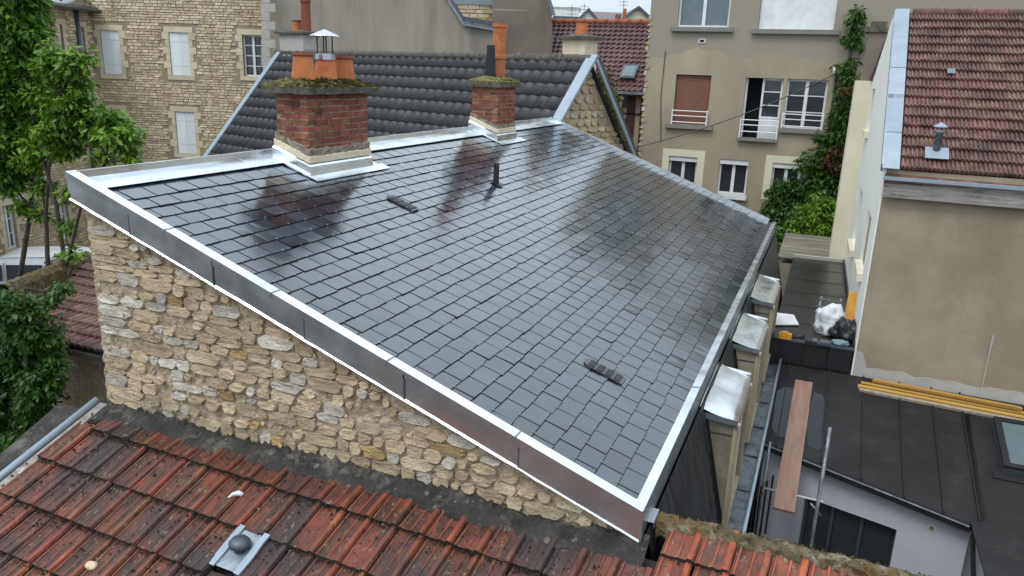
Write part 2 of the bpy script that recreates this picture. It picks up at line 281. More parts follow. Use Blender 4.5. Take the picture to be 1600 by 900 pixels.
def leafmat(name, a, b):
    m = bpy.data.materials.new(name); m.use_nodes = True; n = m.node_tree.nodes; l = m.node_tree.links.new; p = n['Principled BSDF']
    g = n.new('ShaderNodeNewGeometry'); cr = n.new('ShaderNodeValToRGB'); cr.color_ramp.elements[0].color = (*a, 1); cr.color_ramp.elements[1].color = (*b, 1)
    nz = n.new('ShaderNodeTexNoise'); nz.inputs['Scale'].default_value = 1.6; l(g.outputs['Position'], nz.inputs['Vector'])
    ad = n.new('ShaderNodeMath'); ad.operation = 'MULTIPLY_ADD'; ad.inputs[1].default_value = .55; l(g.outputs['Random Per Island'], ad.inputs[0])
    s2 = n.new('ShaderNodeMath'); s2.operation = 'MULTIPLY_ADD'; s2.inputs[1].default_value = 1.6; s2.inputs[2].default_value = -.58; l(nz.outputs['Fac'], s2.inputs[0]); l(s2.outputs[0], ad.inputs[2])
    l(ad.outputs[0], cr.inputs['Fac']); l(cr.outputs['Color'], p.inputs['Base Color']); p.inputs['Roughness'].default_value = .45; p.inputs['Specular IOR Level'].default_value = .4
    tr = n.new('ShaderNodeBsdfTranslucent'); l(cr.outputs['Color'], tr.inputs['Color']); mx = n.new('ShaderNodeMixShader'); mx.inputs['Fac'].default_value = .28
    l(p.outputs['BSDF'], mx.inputs[1]); l(tr.outputs['BSDF'], mx.inputs[2]); l(mx.outputs['Shader'], n['Material Output'].inputs['Surface']); return m
M['leaf'] = leafmat('fresh_leaf', (.045, .11, .008), (.21, .36, .03))
M['leaf_dark'] = leafmat('dark_leaf', (.016, .050, .009), (.07, .155, .022))
M['leaf_mid'] = leafmat('mid_leaf', (.030, .085, .008), (.14, .28, .024))
M['leaf_dry'] = leafmat('autumn_leaf', (.06, .06, .012), (.16, .13, .03))
M['leaf_rust'] = leafmat('rust_leaf', (.05, .022, .008), (.14, .06, .02))
M['van_white'] = flat('white_car_paint', (.74, .75, .77), .25, spec=.6)
M['tyre'] = flat('tyre_rubber', (.02, .02, .02), .9)
M['asphalt'] = mat('asphalt', [(.3, (.04, .04, .042)), (.7, (.065, .065, .066))], scale=6, rough=.7, bump=.2, bscale=80)
M['grass'] = mat('courtyard_ground', [(.3, (.022, .022, .020)), (.7, (.06, .055, .048))], scale=2, rough=.95, bump=.3, bscale=20)
M['far_white'] = flat('far_white_render', (.72, .72, .70), .9)
M['far_cream'] = flat('far_cream_render', (.62, .56, .45), .9)
M['yellow_roof'] = mat('yellow_tile', [(.3, (.34, .22, .06)), (.7, (.48, .33, .12))], scale=6, rough=.8)

# beige facade render: a darker newer coat above a wandering edge
def beige_wall():
    m = mat('beige_render', [(.3, (.33, .275, .20)), (.7, (.43, .36, .265))], scale=.9, rough=.95, bump=.25, bscale=40, stretch=(1, 1, .5), spots=[(.8, .52, .72, (.25, .215, .165), (1.2, 1, .2), .6)])
    n = m.node_tree.nodes; l = m.node_tree.links.new; b = n['Principled BSDF']; src = b.inputs['Base Color'].links[0].from_socket
    g = n.new('ShaderNodeNewGeometry'); sp = n.new('ShaderNodeSeparateXYZ'); l(g.outputs['Position'], sp.inputs[0])
    nz = n.new('ShaderNodeTexNoise'); nz.inputs['Scale'].default_value = .8; nz.inputs['Detail'].default_value = 6; l(g.outputs['Position'], nz.inputs['Vector'])
    a = n.new('ShaderNodeMath'); a.operation = 'MULTIPLY_ADD'; a.inputs[1].default_value = 1.5; l(nz.outputs['Fac'], a.inputs[0]); l(sp.outputs['Z'], a.inputs[2])
    mr = n.new('ShaderNodeMapRange'); mr.inputs['From Min'].default_value = 9.38; mr.inputs['From Max'].default_value = 9.43; l(a.outputs[0], mr.inputs['Value'])
    mx = n.new('ShaderNodeMix'); mx.data_type = 'RGBA'; mx.inputs['B'].default_value = (.31, .275, .22, 1); l(mr.outputs['Result'], mx.inputs['Factor']); l(src, mx.inputs['A']); l(mx.outputs['Result'], b.inputs['Base Color'])
    return m
M['beige_wall'] = beige_wall()

# ---------------------------------------------------------------- ground
g = MB().add([(-600, -600, 0), (600, -600, 0), (600, 900, 0), (-600, 900, 0)], [(0, 1, 2, 3)]).build('ground', M['grass']); struct(g)
g = MB().add([(-60, 6, .02), (-14, 6, .02), (-14, 34, .02), (-60, 34, .02)], [(0, 1, 2, 3)]).build('street', M['asphalt']); struct(g)

# ================================================================ SLATE-ROOF HOUSE (main subject)
XR, ZR, XE, ZE, Y0, Y1 = -5.167, 7.178, -.7295, 5.552, 4.0, 14.6
ANG = math.atan2(ZR-ZE, XE-XR); SD = V(math.cos(ANG), 0, -math.sin(ANG)); NR = V(math.sin(ANG), 0, math.cos(ANG)); ULEN = (XE-XR)/math.cos(ANG)
def rp(u, v, h=0): return V(XR, v, ZR) + SD*u + NR*h
def roofz(x): return ZR - (x-XR)*math.tan(ANG)
house = thing('slate_roof_house', 'stone house with a big wet black slate roof edged in shiny zinc', 'house', (-3, 9, 0))
# solid body: side and back walls
b = MB()
b.add([(-5.12, 4.1, 0), (-5.12, 14.5, 0), (-5.12, 14.5, 7.05), (-5.12, 4.1, 7.05)], [(0, 1, 2, 3)])
b.add([(-5.12, 14.5, 0), (-.42, 14.5, 0), (-.42, 14.5, 4.1), (-.74, 14.5, 5.36), (-.8, 14.5, 5.45), (-5.12, 14.5, 7.05)], [(0, 1, 2, 3, 4, 5)])
b.add([(-.42, 4.1, 0), (-.42, 14.5, 0), (-.42, 14.5, 4.12), (-.42, 4.1, 4.12)], [(0, 3, 2, 1)])
b.build('side_wall', M['grey_render'], house)
# gable: mortar sheet with rubble stones set in it
def gable_top(x): return roofz(x) - .20
gw = MB(); nx, nz = 110, 50; rr = random.Random(3)
zlo = 4.2
for j in range(nz+1):
    for i in range(nx+1):
        x = -5.12 + 4.36*i/nx; zt = max(gable_top(x), 5.2)
        gw.v.append((x+(rr.uniform(-.012, .012) if 0 < i < nx else 0), 4.075+rr.uniform(-.016, .010), zlo+(zt-zlo)*j/nz))
for j in range(nz):
    for i in range(nx):
        a = j*(nx+1)+i; gw.f.append((a, a+1, a+nx+2, a+nx+1)); gw.m.append(0)
gable = gw.build('gable_wall', M['mortar'], house)
def stone_mesh(name, O, U, N, s, t, ws, hs, proud, m, parent, rng, n=10, sq=.62):
    """one irregular rubble stone centred at (s,t)"""
    out = []
    for k in range(n):
        a = 2*math.pi*(k+.5)/n; c_, s_ = math.cos(a), math.sin(a)
        q = (abs(c_)**(2/sq*.5)+abs(s_)**(2/sq*.5))**(-1/(2/sq*.5)) if False else 1/max(abs(c_), abs(s_))**.96
        j = rng.uniform(.86, 1.04)
        out.append((c_*q*j*ws/2, s_*q*j*hs/2))
    mb = MB(); vs = []
    for fr, d in ((1.0, .03), (1.0, -proud*.75), (rng.uniform(.94, .98), -proud)):
        for (p, q) in out:
            vs.append(O+U*(s+p*fr)+V(0, 0, 1)*(t+q*fr)-N*(d+(rng.uniform(-.006, .006) if fr < 1 else 0)))
    vs.append(O+U*(s+rng.uniform(-.1, .1)*ws)+V(0, 0, 1)*(t+rng.uniform(-.1, .1)*hs)+N*(proud+rng.uniform(-.008, .001)))
    fs = []
    flip = U.cross(V(0, 0, 1)).dot(N) < 0
    for r_ in range(2):
        for k in range(n): fs.append((r_*n+k, r_*n+(k+1) % n, (r_+1)*n+(k+1) % n, (r_+1)*n+k))
    for k in range(n): fs.append((2*n+k, 2*n+(k+1) % n, 3*n))
    if flip: fs = [f[::-1] for f in fs]
    mb.add(vs, fs)
    return mb.build(name, m, parent)
rs = random.Random(11)
GO, GU, GN = V(0, 4.06, 0), V(1, 0, 0), V(0, -1, 0)
def pickst(r, x):
    pale = .34 if x < -4.0 else .18
    return M['st_pale'] if r < pale else M['st_cream'] if r < pale+.34 else M['st_buff'] if r < .95 else M['st_ochre']
z = 5.315; k = 0
while z < 7.0:
    h = rs.choice([.06, .07, .08, .09, .10, .12]); x = -5.10
    first = True
    while x < -.72:
        wv = rs.uniform(.10, .30)*(1.2 if h > .09 else .95)
        if first: wv = rs.choice([.30, .42, .24, .36])
        xc, zc = x+wv/2, z+h/2+.012*math.sin(x*2.3+z*5)
        if zc+h*.5 < gable_top(x+wv)+.01:
            m_ = pickst(rs.random()*(.6 if first else 1), xc)
            if first: m_ = rs.choice([M['st_pale'], M['st_pale'], M['st_cream']])
            if rs.random() < .30 and not first and wv > .17:
                cut = rs.uniform(.35, .65)
                for a_, b_ in ((0, cut), (cut, 1)):
                    if rs.random() < .75:
                        stone_mesh('stone', GO, GU, GN, x+wv*(a_+b_)/2, zc+rs.uniform(-.015, .015), wv*(b_-a_)-.018, h*rs.uniform(.5, .85), rs.uniform(.012, .03), pickst(rs.random(), xc), gable, rs, n=8)
            elif rs.random() < .93:
                stone_mesh('stone', GO, GU, GN, xc, zc, wv-rs.uniform(.002, .014), h-rs.uniform(.0, .010), rs.uniform(.004, .018), m_, gable, rs)
        x += wv; first = False
    z += h
mb = MB(); rs = random.Random(19)
for _ in range(2600):
    x = rs.uniform(-5.08, -.8); zz = rs.uniform(5.34, 7.0)
    if zz > gable_top(x)-.01: continue
    s_ = rs.uniform(.004, .014)*(1.6 if rs.random() < .15 else 1); p = V(x, 4.062-rs.uniform(-.006, .012), zz)
    a = V(rs.uniform(-1, 1), rs.uniform(-.4, .4), rs.uniform(-1, 1))*s_*1.3; c_ = V(rs.uniform(-1, 1), rs.uniform(-1, -.3), rs.uniform(-1, 1))*s_; e = V(rs.uniform(-1, 1), .3, rs.uniform(-1, 1))*s_
    mb.add([p-a, p+c_, p+a, p+e, p+c_*.6-e], [(0, 1, 4), (0, 3, 1), (1, 3, 2), (1, 2, 4), (2, 0, 4)], rs.choice([0, 0, 1]))
stuff(mb.build('mortar_crumbs', [M['st_buff'], M['mortar']], gable))
# roof deck
roof = MB().obox(rp(.02, Y0+.02, -.13), SD*(ULEN-.04), V(0, Y1-Y0-.04, 0), NR*.06).build('roof', M['black'], house)
# slates
EXPO, U0, W = .1513, .445, .2222
cells = []
rs = random.Random(5)
for k in range(29):
    ut = U0 + EXPO*k
    if ut > ULEN-.02: ut = ULEN-.03
    off = 4.195-W*2 + (0 if k % 2 == 0 else -W/2)
    v = off
    while v < Y1-.05:
        a, b_ = max(v, Y0+.07), min(v+W, Y1-.07)
        if b_-a > .03: cells.append((ut, a, b_, (k == 0)))
        v += W
def slate_geo(ut, a, b_, top):
    head = ut-(.24 if not top else .215); th = .0055
    g_ = .0022; t1, t2 = rs.gauss(0, .0016), rs.gauss(0, .0016); j = lambda: rs.uniform(-.0018, .0018)
    tt = ut+rs.gauss(0, .0022)
    if rs.random() < .05: tt += rs.choice([.007, -.006]); t1 += .002
    pts = [(head, a+g_, -.049), (head, b_-g_, -.049), (tt+j(), b_-g_+j(), -.037+t2), (tt+j(), (a+b_)/2+j()*2, -.037+(t1+t2)/2), (tt+j(), a+g_+j(), -.037+t1)]
    if rs.random() < .07:       # a chipped corner
        q = rs.choice([2, 4]); pts[q] = (pts[q][0]-rs.uniform(.004, .014), pts[q][1]+(-1 if q == 2 else 1)*rs.uniform(.003, .012), pts[q][2])
    cx, cv = .0045, .0038
    ins = [(head, pts[0][1]+cv), (head, pts[1][1]-cv), (pts[2][0]-cx, pts[2][1]-cv), (pts[3][0]-cx, pts[3][1]), (pts[4][0]-cx, pts[4][1]+cv)]
    topv = [rp(u_, v_, p[2]) for (u_, v_), p in zip(ins, pts)]; botv = [rp(p[0], p[1], p[2]-th) for p in pts]
    return topv+botv, [(0, 1, 2, 3, 4), (2, 7, 8, 3)[::-1], (3, 8, 9, 4)[::-1], (1, 6, 7, 2)[::-1], (4, 9, 5, 0)[::-1]]
def fixn(vs_, fs_):   # make the first face look up
    n_ = (vs_[fs_[0][1]]-vs_[fs_[0][0]]).cross(vs_[fs_[0][2]]-vs_[fs_[0][1]])
    out = [fs_[0] if n_.z > 0 else fs_[0][::-1]]
    for f in fs_[1:]:
        m_ = (vs_[f[1]]-vs_[f[0]]).cross(vs_[f[2]]-vs_[f[1]]); out.append(f if m_.z > 0 else f[::-1])
    return out
cells.sort(key=lambda c: (rp(c[0], (c[1]+c[2])/2)-CAM).length - (c[2]-c[1])*2)
rest = MB(); hooks = MB()
for i, c in enumerate(cells):
    vs_, fs_ = slate_geo(*c); fs_ = fixn(vs_, fs_)
    tgt = MB() if i < 300 else rest
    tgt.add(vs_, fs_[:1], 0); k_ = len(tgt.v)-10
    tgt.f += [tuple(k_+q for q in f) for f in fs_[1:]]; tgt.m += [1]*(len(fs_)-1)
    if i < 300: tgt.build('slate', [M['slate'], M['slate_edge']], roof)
    if c[2]-c[1] > .15 and rs.random() < .93:
        vm = (c[1]+c[2])/2+rs.uniform(-.006, .006)
        hooks.obox(rp(c[0]-.018, vm-.0016, -.0365), SD*.023, V(0, .0032, 0), NR*.003)
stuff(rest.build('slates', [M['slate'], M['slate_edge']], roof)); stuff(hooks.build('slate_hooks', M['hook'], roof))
# zinc: ridge strip with upstand, verges, eave
b = MB()
nseg = 6
for i in range(nseg):
    a, c = Y0+.03+(Y1-Y0-.06)*i/nseg, Y0+.03+(Y1-Y0-.06)*(i+1)/nseg
    b.obox(rp(.0, a, -.055+.002*(i % 2)), SD*.245+NR*.022, V(0, c-a+.004, 0), NR*.004)
b.obox((XR-.028, Y0-.002, ZR-.16), (.03, 0, 0), (0, Y1-Y0, 0), (0, 0, .158))
b.obox((XR-.034, Y0-.004, ZR-.012), (.042, 0, 0), (0, Y1-Y0, 0), (0, 0, .013))
b.build('ridge_flashing', M['zinc'], house)
def linepx(px): return 269+(px-107)*(798-269)/(1004-107)
cuts = [0]+[(at(p, linepx(p), y=Y0).x-XR)/math.cos(ANG) for p in (200, 332, 475, 632, 812)]+[ULEN]
b = MB(); b.obox(rp(-.02, Y0-.012, -.05), SD*(ULEN+.02), V(0, .088, 0), NR*.05); b.obox(rp(0, Y0+.07, -.035), SD*ULEN, V(0, .012, 0), NR*.03)
b.build('verge_cap', M['zinc'], house)
for i, (a, c) in enumerate(zip(cuts, cuts[1:])):
    p, q = rp(a, Y0-.004*(i % 2)-.002, -.012), rp(c+.012, Y0-.004*(i % 2)-.002, -.012)
    mb = MB(); n_ = 8
    for j in range(n_+1):       # thin sheet that bellies a little
        t = j/n_; pt = p.lerp(q, t); bow = .006*math.sin(math.pi*t)*(1 if i % 2 else -.6)
        for r_, (dz, dy) in enumerate(((0, 0), (-.095, bow-.002), (-.185, 0))): mb.v.append((pt.x, pt.y+dy, pt.z+dz))
    for j in range(n_):
        for r_ in range(2): mb.f.append((j*3+r_, j*3+r_+1, (j+1)*3+r_+1, (j+1)*3+r_)); mb.m.append(0)
    o = mb.build('fascia_panel', M['zinc'], house, smooth=True)
    if i < len(cuts)-2: MB().obox((q.x-.012, q.y-.006, q.z-.19), (.010, 0, 0), (0, .006, 0), (0, 0, .18)).build('seam', M['zinc_dark'], o)
b = MB(); rs = random.Random(14); nd = 40
p, q = rp(-.01, Y0, -.012), rp(ULEN, Y0, -.012)
for i in range(nd+1):
    c_ = p.lerp(q, i/nd); w1 = rs.uniform(-.0018, .0018); w2 = rs.uniform(-.003, .003)
    b.v += [tuple(c_+V(0, -.002, -.182+w1)), tuple(c_+V(0, -.014+w2, -.194+w1)), tuple(c_+V(0, .05, -.20))]
for i in range(nd): b.f += [(i*3, i*3+1, i*3+4, i*3+3), (i*3+1, i*3+2, i*3+5, i*3+4)]; b.m += [0, 0]
lp = MB()
for u_ in (.95, 1.93, 2.9, 3.86): lp.obox(rp(u_+rs.uniform(-.03, .03), Y0-.014, -.045), SD*.012, V(0, .09, 0), NR*.0475)
for v_ in (6.05, 8.1, 10.15, 12.2): lp.obox(rp(ULEN-.057, v_, -.03), SD*.062+NR*.0295, V(0, .012, 0), NR*.004)
lp.build('cap_laps', M['zinc_soft'], house)
b.build('drip_edge', M['zinc'], house)
b = MB(); b.obox(rp(.0, Y1-.07, -.05), SD*(ULEN-.12), V(0, .075, 0), NR*.062); b.obox(rp(.0, Y1, -.26), SD*(ULEN-.12), V(0, .01, 0), NR*.24); b.build('far_verge_cap', M['zinc'], house)
b = MB()
for i in range(5):
    a, c = Y0+(Y1-Y0)*i/5, Y0+(Y1-Y0)*(i+1)/5
    b.obox(rp(ULEN-.055, a, -.034+.002*(i % 2)), SD*.06+NR*.03, V(0, c-a, 0), NR*.004)
b.build('eave_flashing', M['zinc'], house)
for i in range(5):
    a, c = Y0+(Y1-Y0)*i/5, Y0+(Y1-Y0)*(i+1)/5
    MB().obox((XE-.002-.004*(i % 2), a, ZE-.21), (.006, 0, 0), (0, c-a, 0), (0, 0, .205)).build('eave_fascia', M['zinc_soft'], house)
c0 = at(1022, 808, z=5.36)
b = MB(); b.obox((c0.x-.055, c0.y-.09, 5.37), (.07, .0, .0), (0, .17, 0), (0, 0, .005)); b.obox((c0.x-.055, c0.y-.09, 5.375), (.003, 0, 0), (0, .17, 0), (0, 0, .06)); b.obox((c0.x+.011, c0.y-.09, 5.31), (.004, 0, 0), (0, .17, 0), (0, 0, .06))
b.build('bracket', M['zinc'], house)

# louvred slate vents and the flue pipe
def slate_vent(pa, name='roof_vent'):
    p0 = onpl(*pa, rp(0, 0, -.035), NR); u = (p0-V(XR, 0, ZR)).dot(SD); v = p0.y
    b = MB(); L, wd = .30, .13
    n_ = 8; pts = [rp(u+L, v-wd/2, -.03), rp(u+L, v+wd/2, -.03)]
    for k in range(n_+1):
        a = math.pi*k/n_; pts.append(rp(u-.05*math.sin(a), v+wd/2*math.cos(a), -.03))
    b.prism([p-NR*.004 for p in pts], NR*.008)
    o = b.build(name, M['vent_grey'], house)
    for k in range(4): MB().obox(rp(u-.005+k*.075, v-wd/2+.006, -.0255), SD*.052+NR*.003, V(0, wd-.012, 0), NR*.004).build('slat', M['black_metal'], o)
    return o
slate_vent((612, 309)); slate_vent((922, 568))
p0 = onpl(775, 287, rp(0, 0, -.035), NR)
b = MB(); b.tube([p0-V(0, 0, .03), p0+V(0, 0, .225)], .036, 14)
o = b.build('flue_pipe', M['black'], house, smooth=True); smooth_angle(o)
for k in range(5):
    a = 2*math.pi*k/5; MB().obox(p0+V(.026*math.cos(a)-.006, .026*math.sin(a)-.006, .22), (.012, 0, 0), (0, .012, 0), (0, 0, .035)).build('crown_tooth', M['black'], o)
MB().obox(p0-SD*.07-V(0, .06, 0)+NR*.004, SD*.16, V(0, .12, 0), NR*.004).build('flange', M['black_metal'], o)

# ---------------------------------------------------------------- chimneys
def rough_band(mb, x0, x1, y0, y1, h0, h1, off, jit, rng, n=22):
    """a sloping band round the stack; heights are above the roof"""
    path = []
    for (xa, ya), (xb, yb) in (((x0-off, y0-off), (x1+off, y0-off)), ((x1+off, y0-off), (x1+off, y1+off)), ((x1+off, y1+off), (x0-off, y1+off)), ((x0-off, y1+off), (x0-off, y0-off))):
        for i in range(n): path.append((xa+(xb-xa)*i/n, ya+(yb-ya)*i/n))
    rows = 4; b0 = len(mb.v); m_ = len(path); cx, cy = (x0+x1)/2, (y0+y1)/2
    for r_ in range(rows+1):
        for (x, y) in path:
            f = r_/rows; s_ = 1-.035*(f > .99)*(1 if jit else 0)
            hh = h0+(h1-h0)*f + (rng.uniform(-jit, jit) if 0 < r_ else 0)*1.2
            jx, jy = rng.uniform(-jit, jit)*.6, rng.uniform(-jit, jit)*.6
            xx, yy = cx+(x-cx)*s_+jx, cy+(y-cy)*s_+jy
            if r_ == rows: xx, yy = cx+(xx-cx)*(1-off*1.6/abs(x1-x0)), cy+(yy-cy)*(1-off*1.6/abs(y1-y0))
            mb.v.append((xx, yy, roofz(x)+hh))
    for r_ in range(rows):
        for i in range(m_): mb.f.append((b0+r_*m_+i, b0+r_*m_+(i+1) % m_, b0+(r_+1)*m_+(i+1) % m_, b0+(r_+1)*m_+i)); mb.m.append(0)
def chimney(x0, x1, y0, y1, ztop, seed, slab_h, mound, ov, cem):
    rng = random.Random(seed)
    core = MB().box(x0+.008, x1-.008, y0+.008, y1-.008, roofz(x1)-.2, ztop).build('chimney', M['brick_joint'], house)
    bh, jt = .049, .0125; n = 0; z = ztop-bh-.004; zmin = roofz(x1)+.10
    c_ = 0
    while z > zmin:
        for side in range(4):
            if side % 2 == 0: a, e = x0, x1
            else: a, e = y0, y1
            own = (side % 2 == 0) == (c_ % 2 == 0)      # which face owns the corner brick
            s = a if own else a+.098
            e2 = e if own else e-.098
            first = True
            while s < e2-.02:
                ln = .205 if not (first and not own) else .205
                if e2-(s+ln) < .05: ln = e2-s
                pr = rng.uniform(-.003, .005); dz = rng.uniform(-.002, .002)
                lo = (roofz(s) if side % 2 == 0 else roofz(x1 if side == 1 else x0))+.12
                if z > lo and rng.random() < .985:
                    d = .1
                    g1 = s+jt/2; g2 = s+ln-jt/2
                    mb = MB(); jj = lambda: rng.uniform(-.0025, .0025)
                    if side == 0: bx = (g1, g2, y0-pr, y0+d)
                    elif side == 2: bx = (g1, g2, y1-d, y1+pr)
                    elif side == 1: bx = (x1-d, x1+pr, g1, g2)
                    else: bx = (x0-pr, x0+d, g1, g2)
                    mb.box(*bx, z+dz, z+bh+dz); mb.v = [(p[0]+jj(), p[1]+jj(), p[2]+jj()) for p in mb.v]
                    mb.build('brick', M['brick'], core)
                s += ln; first = False
        z -= bh+jt; c_ += 1
    mb = MB(); rough_band(mb, x0, x1, y0, y1, .12, cem, .012, .011, rng); mb.build('cement_base', M['cement'], core)
    mb = MB(); rough_band(mb, x0, x1, y0, y1, .085, .165, .022, .003, rng); mb.build('mortar_band', M['cream_render'], core)
    # zinc collar and apron
    mb = MB(); rough_band(mb, x0, x1, y0, y1, -.045, .095, .034, 0, rng, n=1)
    u1 = (x1+.03-XR)/math.cos(ANG)
    mb.obox(rp(u1, y0-.06, -.033), SD*.12, V(0, y1-y0+.30, 0), NR*.005)
    mb.obox(rp(u1-.36, y1+.03, -.031), SD*.37, V(0, .12, 0), NR*.005)
    mb.obox(rp(u1-.42, y0-.075, -.034), SD*.42, V(0, .05, 0), NR*.012)
    mb.build('flashing', M['zinc'], core)
    # slab with a mossy hipped top
    sb = MB(); nX, nY = 10, 26; X0, X1, YY0, YY1 = x0-ov, x1+ov, y0-ov, y1+ov
    b0 = 0; H = lambda i, j: min(1, min(i, nX-i, ), ) 
    for j in range(nY+1):
        for i in range(nX+1):
            edge = i in (0, nX) or j in (0, nY)
            fx = min(i, nX-i)/(nX/2); fy = min(j, nY-j)/(nY/2)
            hh = mound*min(1, 1.35*min(fx, fy*2.6))**.8
            sb.v.append((X0+(X1-X0)*i/nX+rng.uniform(-.008, .008), YY0+(YY1-YY0)*j/nY+rng.uniform(-.008, .008), ztop+slab_h+hh+rng.uniform(-.010, .010)))
    for j in range(nY):
        for i in range(nX): a = j*(nX+1)+i; sb.f.append((a, a+1, a+nX+2, a+nX+1)); sb.m.append(0)
    ring = [i for i in range(nX+1)]+[j*(nX+1)+nX for j in range(1, nY+1)]+[nY*(nX+1)+i for i in range(nX-1, -1, -1)]+[j*(nX+1) for j in range(nY-1, 0, -1)]
    b1 = len(sb.v)
    for r in ring: p = sb.v[r]; sb.v.append((p[0]*.985+(X0+X1)/2*.015+rng.uniform(-.004, .004), p[1], ztop+rng.uniform(-.005, .005)))
    for i in range(len(ring)): sb.f.append((ring[i], b1+i, b1+(i+1) % len(ring), ring[(i+1) % len(ring)])); sb.m.append(1)
    sb.f.append(tuple(b1+i for i in range(len(ring)))); sb.m.append(1)
    sl = sb.build('slab', [M['moss'], M['slab']], core)
    return core, sl, rng
def moss_blades(core, X0, X1, Y0_, Y1_, zf, n, rng, ln=.035, m='moss'):
    mb = MB()
    for _ in range(n):
        x, y = rng.uniform(X0, X1), rng.uniform(Y0_, Y1_); z_ = zf(x, y)
        a = rng.uniform(0, 6.28); o = V((x-(X0+X1)/2)*.9, (y-(Y0_+Y1_)/2)*.25, 0)
        d = (o.normalized() if o.length > .01 else V(1, 0, 0))*rng.uniform(.3, 1.1)+V(rng.uniform(-.5, .5), rng.uniform(-.5, .5), rng.uniform(.1, .6))
        d = d.normalized()*ln*rng.uniform(.5, 1.3); s_ = d.cross(V(0, 0, 1)).normalized()*rng.uniform(.003, .007)
        p = V(x, y, z_); mb.add([p-s_, p+s_, p+d*.6+s_*.7+V(0, 0, .004), p+d-V(0, 0, .008)], [(0, 1, 2, 3)])
    return stuff(mb.build('moss', M[m], core))
def pot(core, c, r0, r1, h, m, lip=True, seg=20, name='chimney_pot'):
    prof = [(r0, 0), (r0*.98, .01), (r1, h*.86)]
    if lip: prof += [(r1*1.13, h*.87), (r1*1.16, h*.90), (r1*1.10, h*.95), (r1*1.08, h), (r1*.85, h), (r1*.8, h*.7)]
    else: prof += [(r1, h), (r1*.85, h), (r1*.8, h*.7)]
    mb = MB(); n = len(prof)
    for (r_, z_) in prof:
        for k in range(seg): a = 2*math.pi*k/seg; mb.v.append((c[0]+r_*math.cos(a), c[1]+r_*math.sin(a), c[2]+z_))
    for i in range(n-1):
        for k in range(seg): mb.f.append((i*seg+k, i*seg+(k+1) % seg, (i+1)*seg+(k+1) % seg, (i+1)*seg+k)); mb.m.append(1 if (lip and i >= 2) else 0)
    mb.f.append(tuple((n-1)*seg+k for k in range(seg))); mb.m.append(2)
    o = mb.build(name, [m, M['terracotta_dark'] if lip else m, M['dark']], core); return smooth_angle(o, 40)
ch1, sl1, rg = chimney(-5.06, -4.68, 6.22, 7.27, 7.735, 21, .062, .075, .085, .23)
moss_blades(ch1, -5.13, -4.60, 6.14, 7.35, lambda x, y: 7.795+.07*min(1, 1.35*min(1-abs(x+4.865)/.27, 2.6*(1-abs(y-6.745)/.61))), 3600, rg, .045)
for i, (yy, hh) in enumerate(((6.43, .255), (6.79, .225), (7.11, .245))): pot(ch1, (-4.87, yy, 7.865), .122, .092, hh, M['terracotta'], lip=(i != 1))
b = MB(); cz = 7.865+.225
for k in range(4):
    a = math.pi/4+k*math.pi/2; b.obox((-4.87+.075*math.cos(a)-.005, 6.79+.075*math.sin(a)-.005, cz-.02), (.010, 0, 0), (0, .010, 0), (0, 0, .225))
cw = b.build('cowl_legs', M['black_metal'], ch1)
b = MB(); b.tube([(-4.87, 6.79, cz+.197), (-4.87, 6.79, cz+.205), (-4.87, 6.79, cz+.262)], [.15, .145, .012], 16); b.build('cowl_hat', M['steel'], ch1)
b = MB(); b.tube([(-4.87, 6.79, cz-.03), (-4.87, 6.79, cz+.022)], .106, 16, cap=False); b.tube([(-4.87, 6.79, cz-.03), (-4.87, 6.79, cz+.03)], .09, 16, cap=False); b.build('cowl_collar', M['steel'], ch1)
ch2, sl2, rg = chimney(-5.17, -4.74, 10.93, 11.64, 7.78, 22, .085, .07, .06, .21)
moss_blades(ch2, -5.2, -4.7, 10.9, 11.68, lambda x, y: 7.865+.055*min(1, 1.35*min(1-abs(x+4.955)/.27, 2.6*(1-abs(y-11.285)/.42))), 1000, rg, .03)
o = MB().tube([(-4.95, 11.10, 7.90), (-4.95, 11.10, 8.02), (-4.95, 11.10, 8.025), (-4.95, 11.10, 8.20), (-4.95, 11.10, 8.205), (-4.95, 11.10, 8.39)], [.095, .09, .082, .078, .07, .062], 18).build('vent_cone', M['black_metal'], ch2); smooth_angle(o, 30)
o = MB().tube([(-4.95, 11.42, 7.90), (-4.95, 11.42, 8.20), (-4.95, 11.42, 8.205), (-4.95, 11.42, 8.25), (-4.95, 11.42, 8.255), (-4.95, 11.42, 8.66), (-4.95, 11.42, 8.665), (-4.95, 11.42, 8.72)], [.10, .10, .122, .122, .105, .105, .118, .118], 20).build('flue_pot', M['terracotta'], ch2); smooth_angle(o, 30)

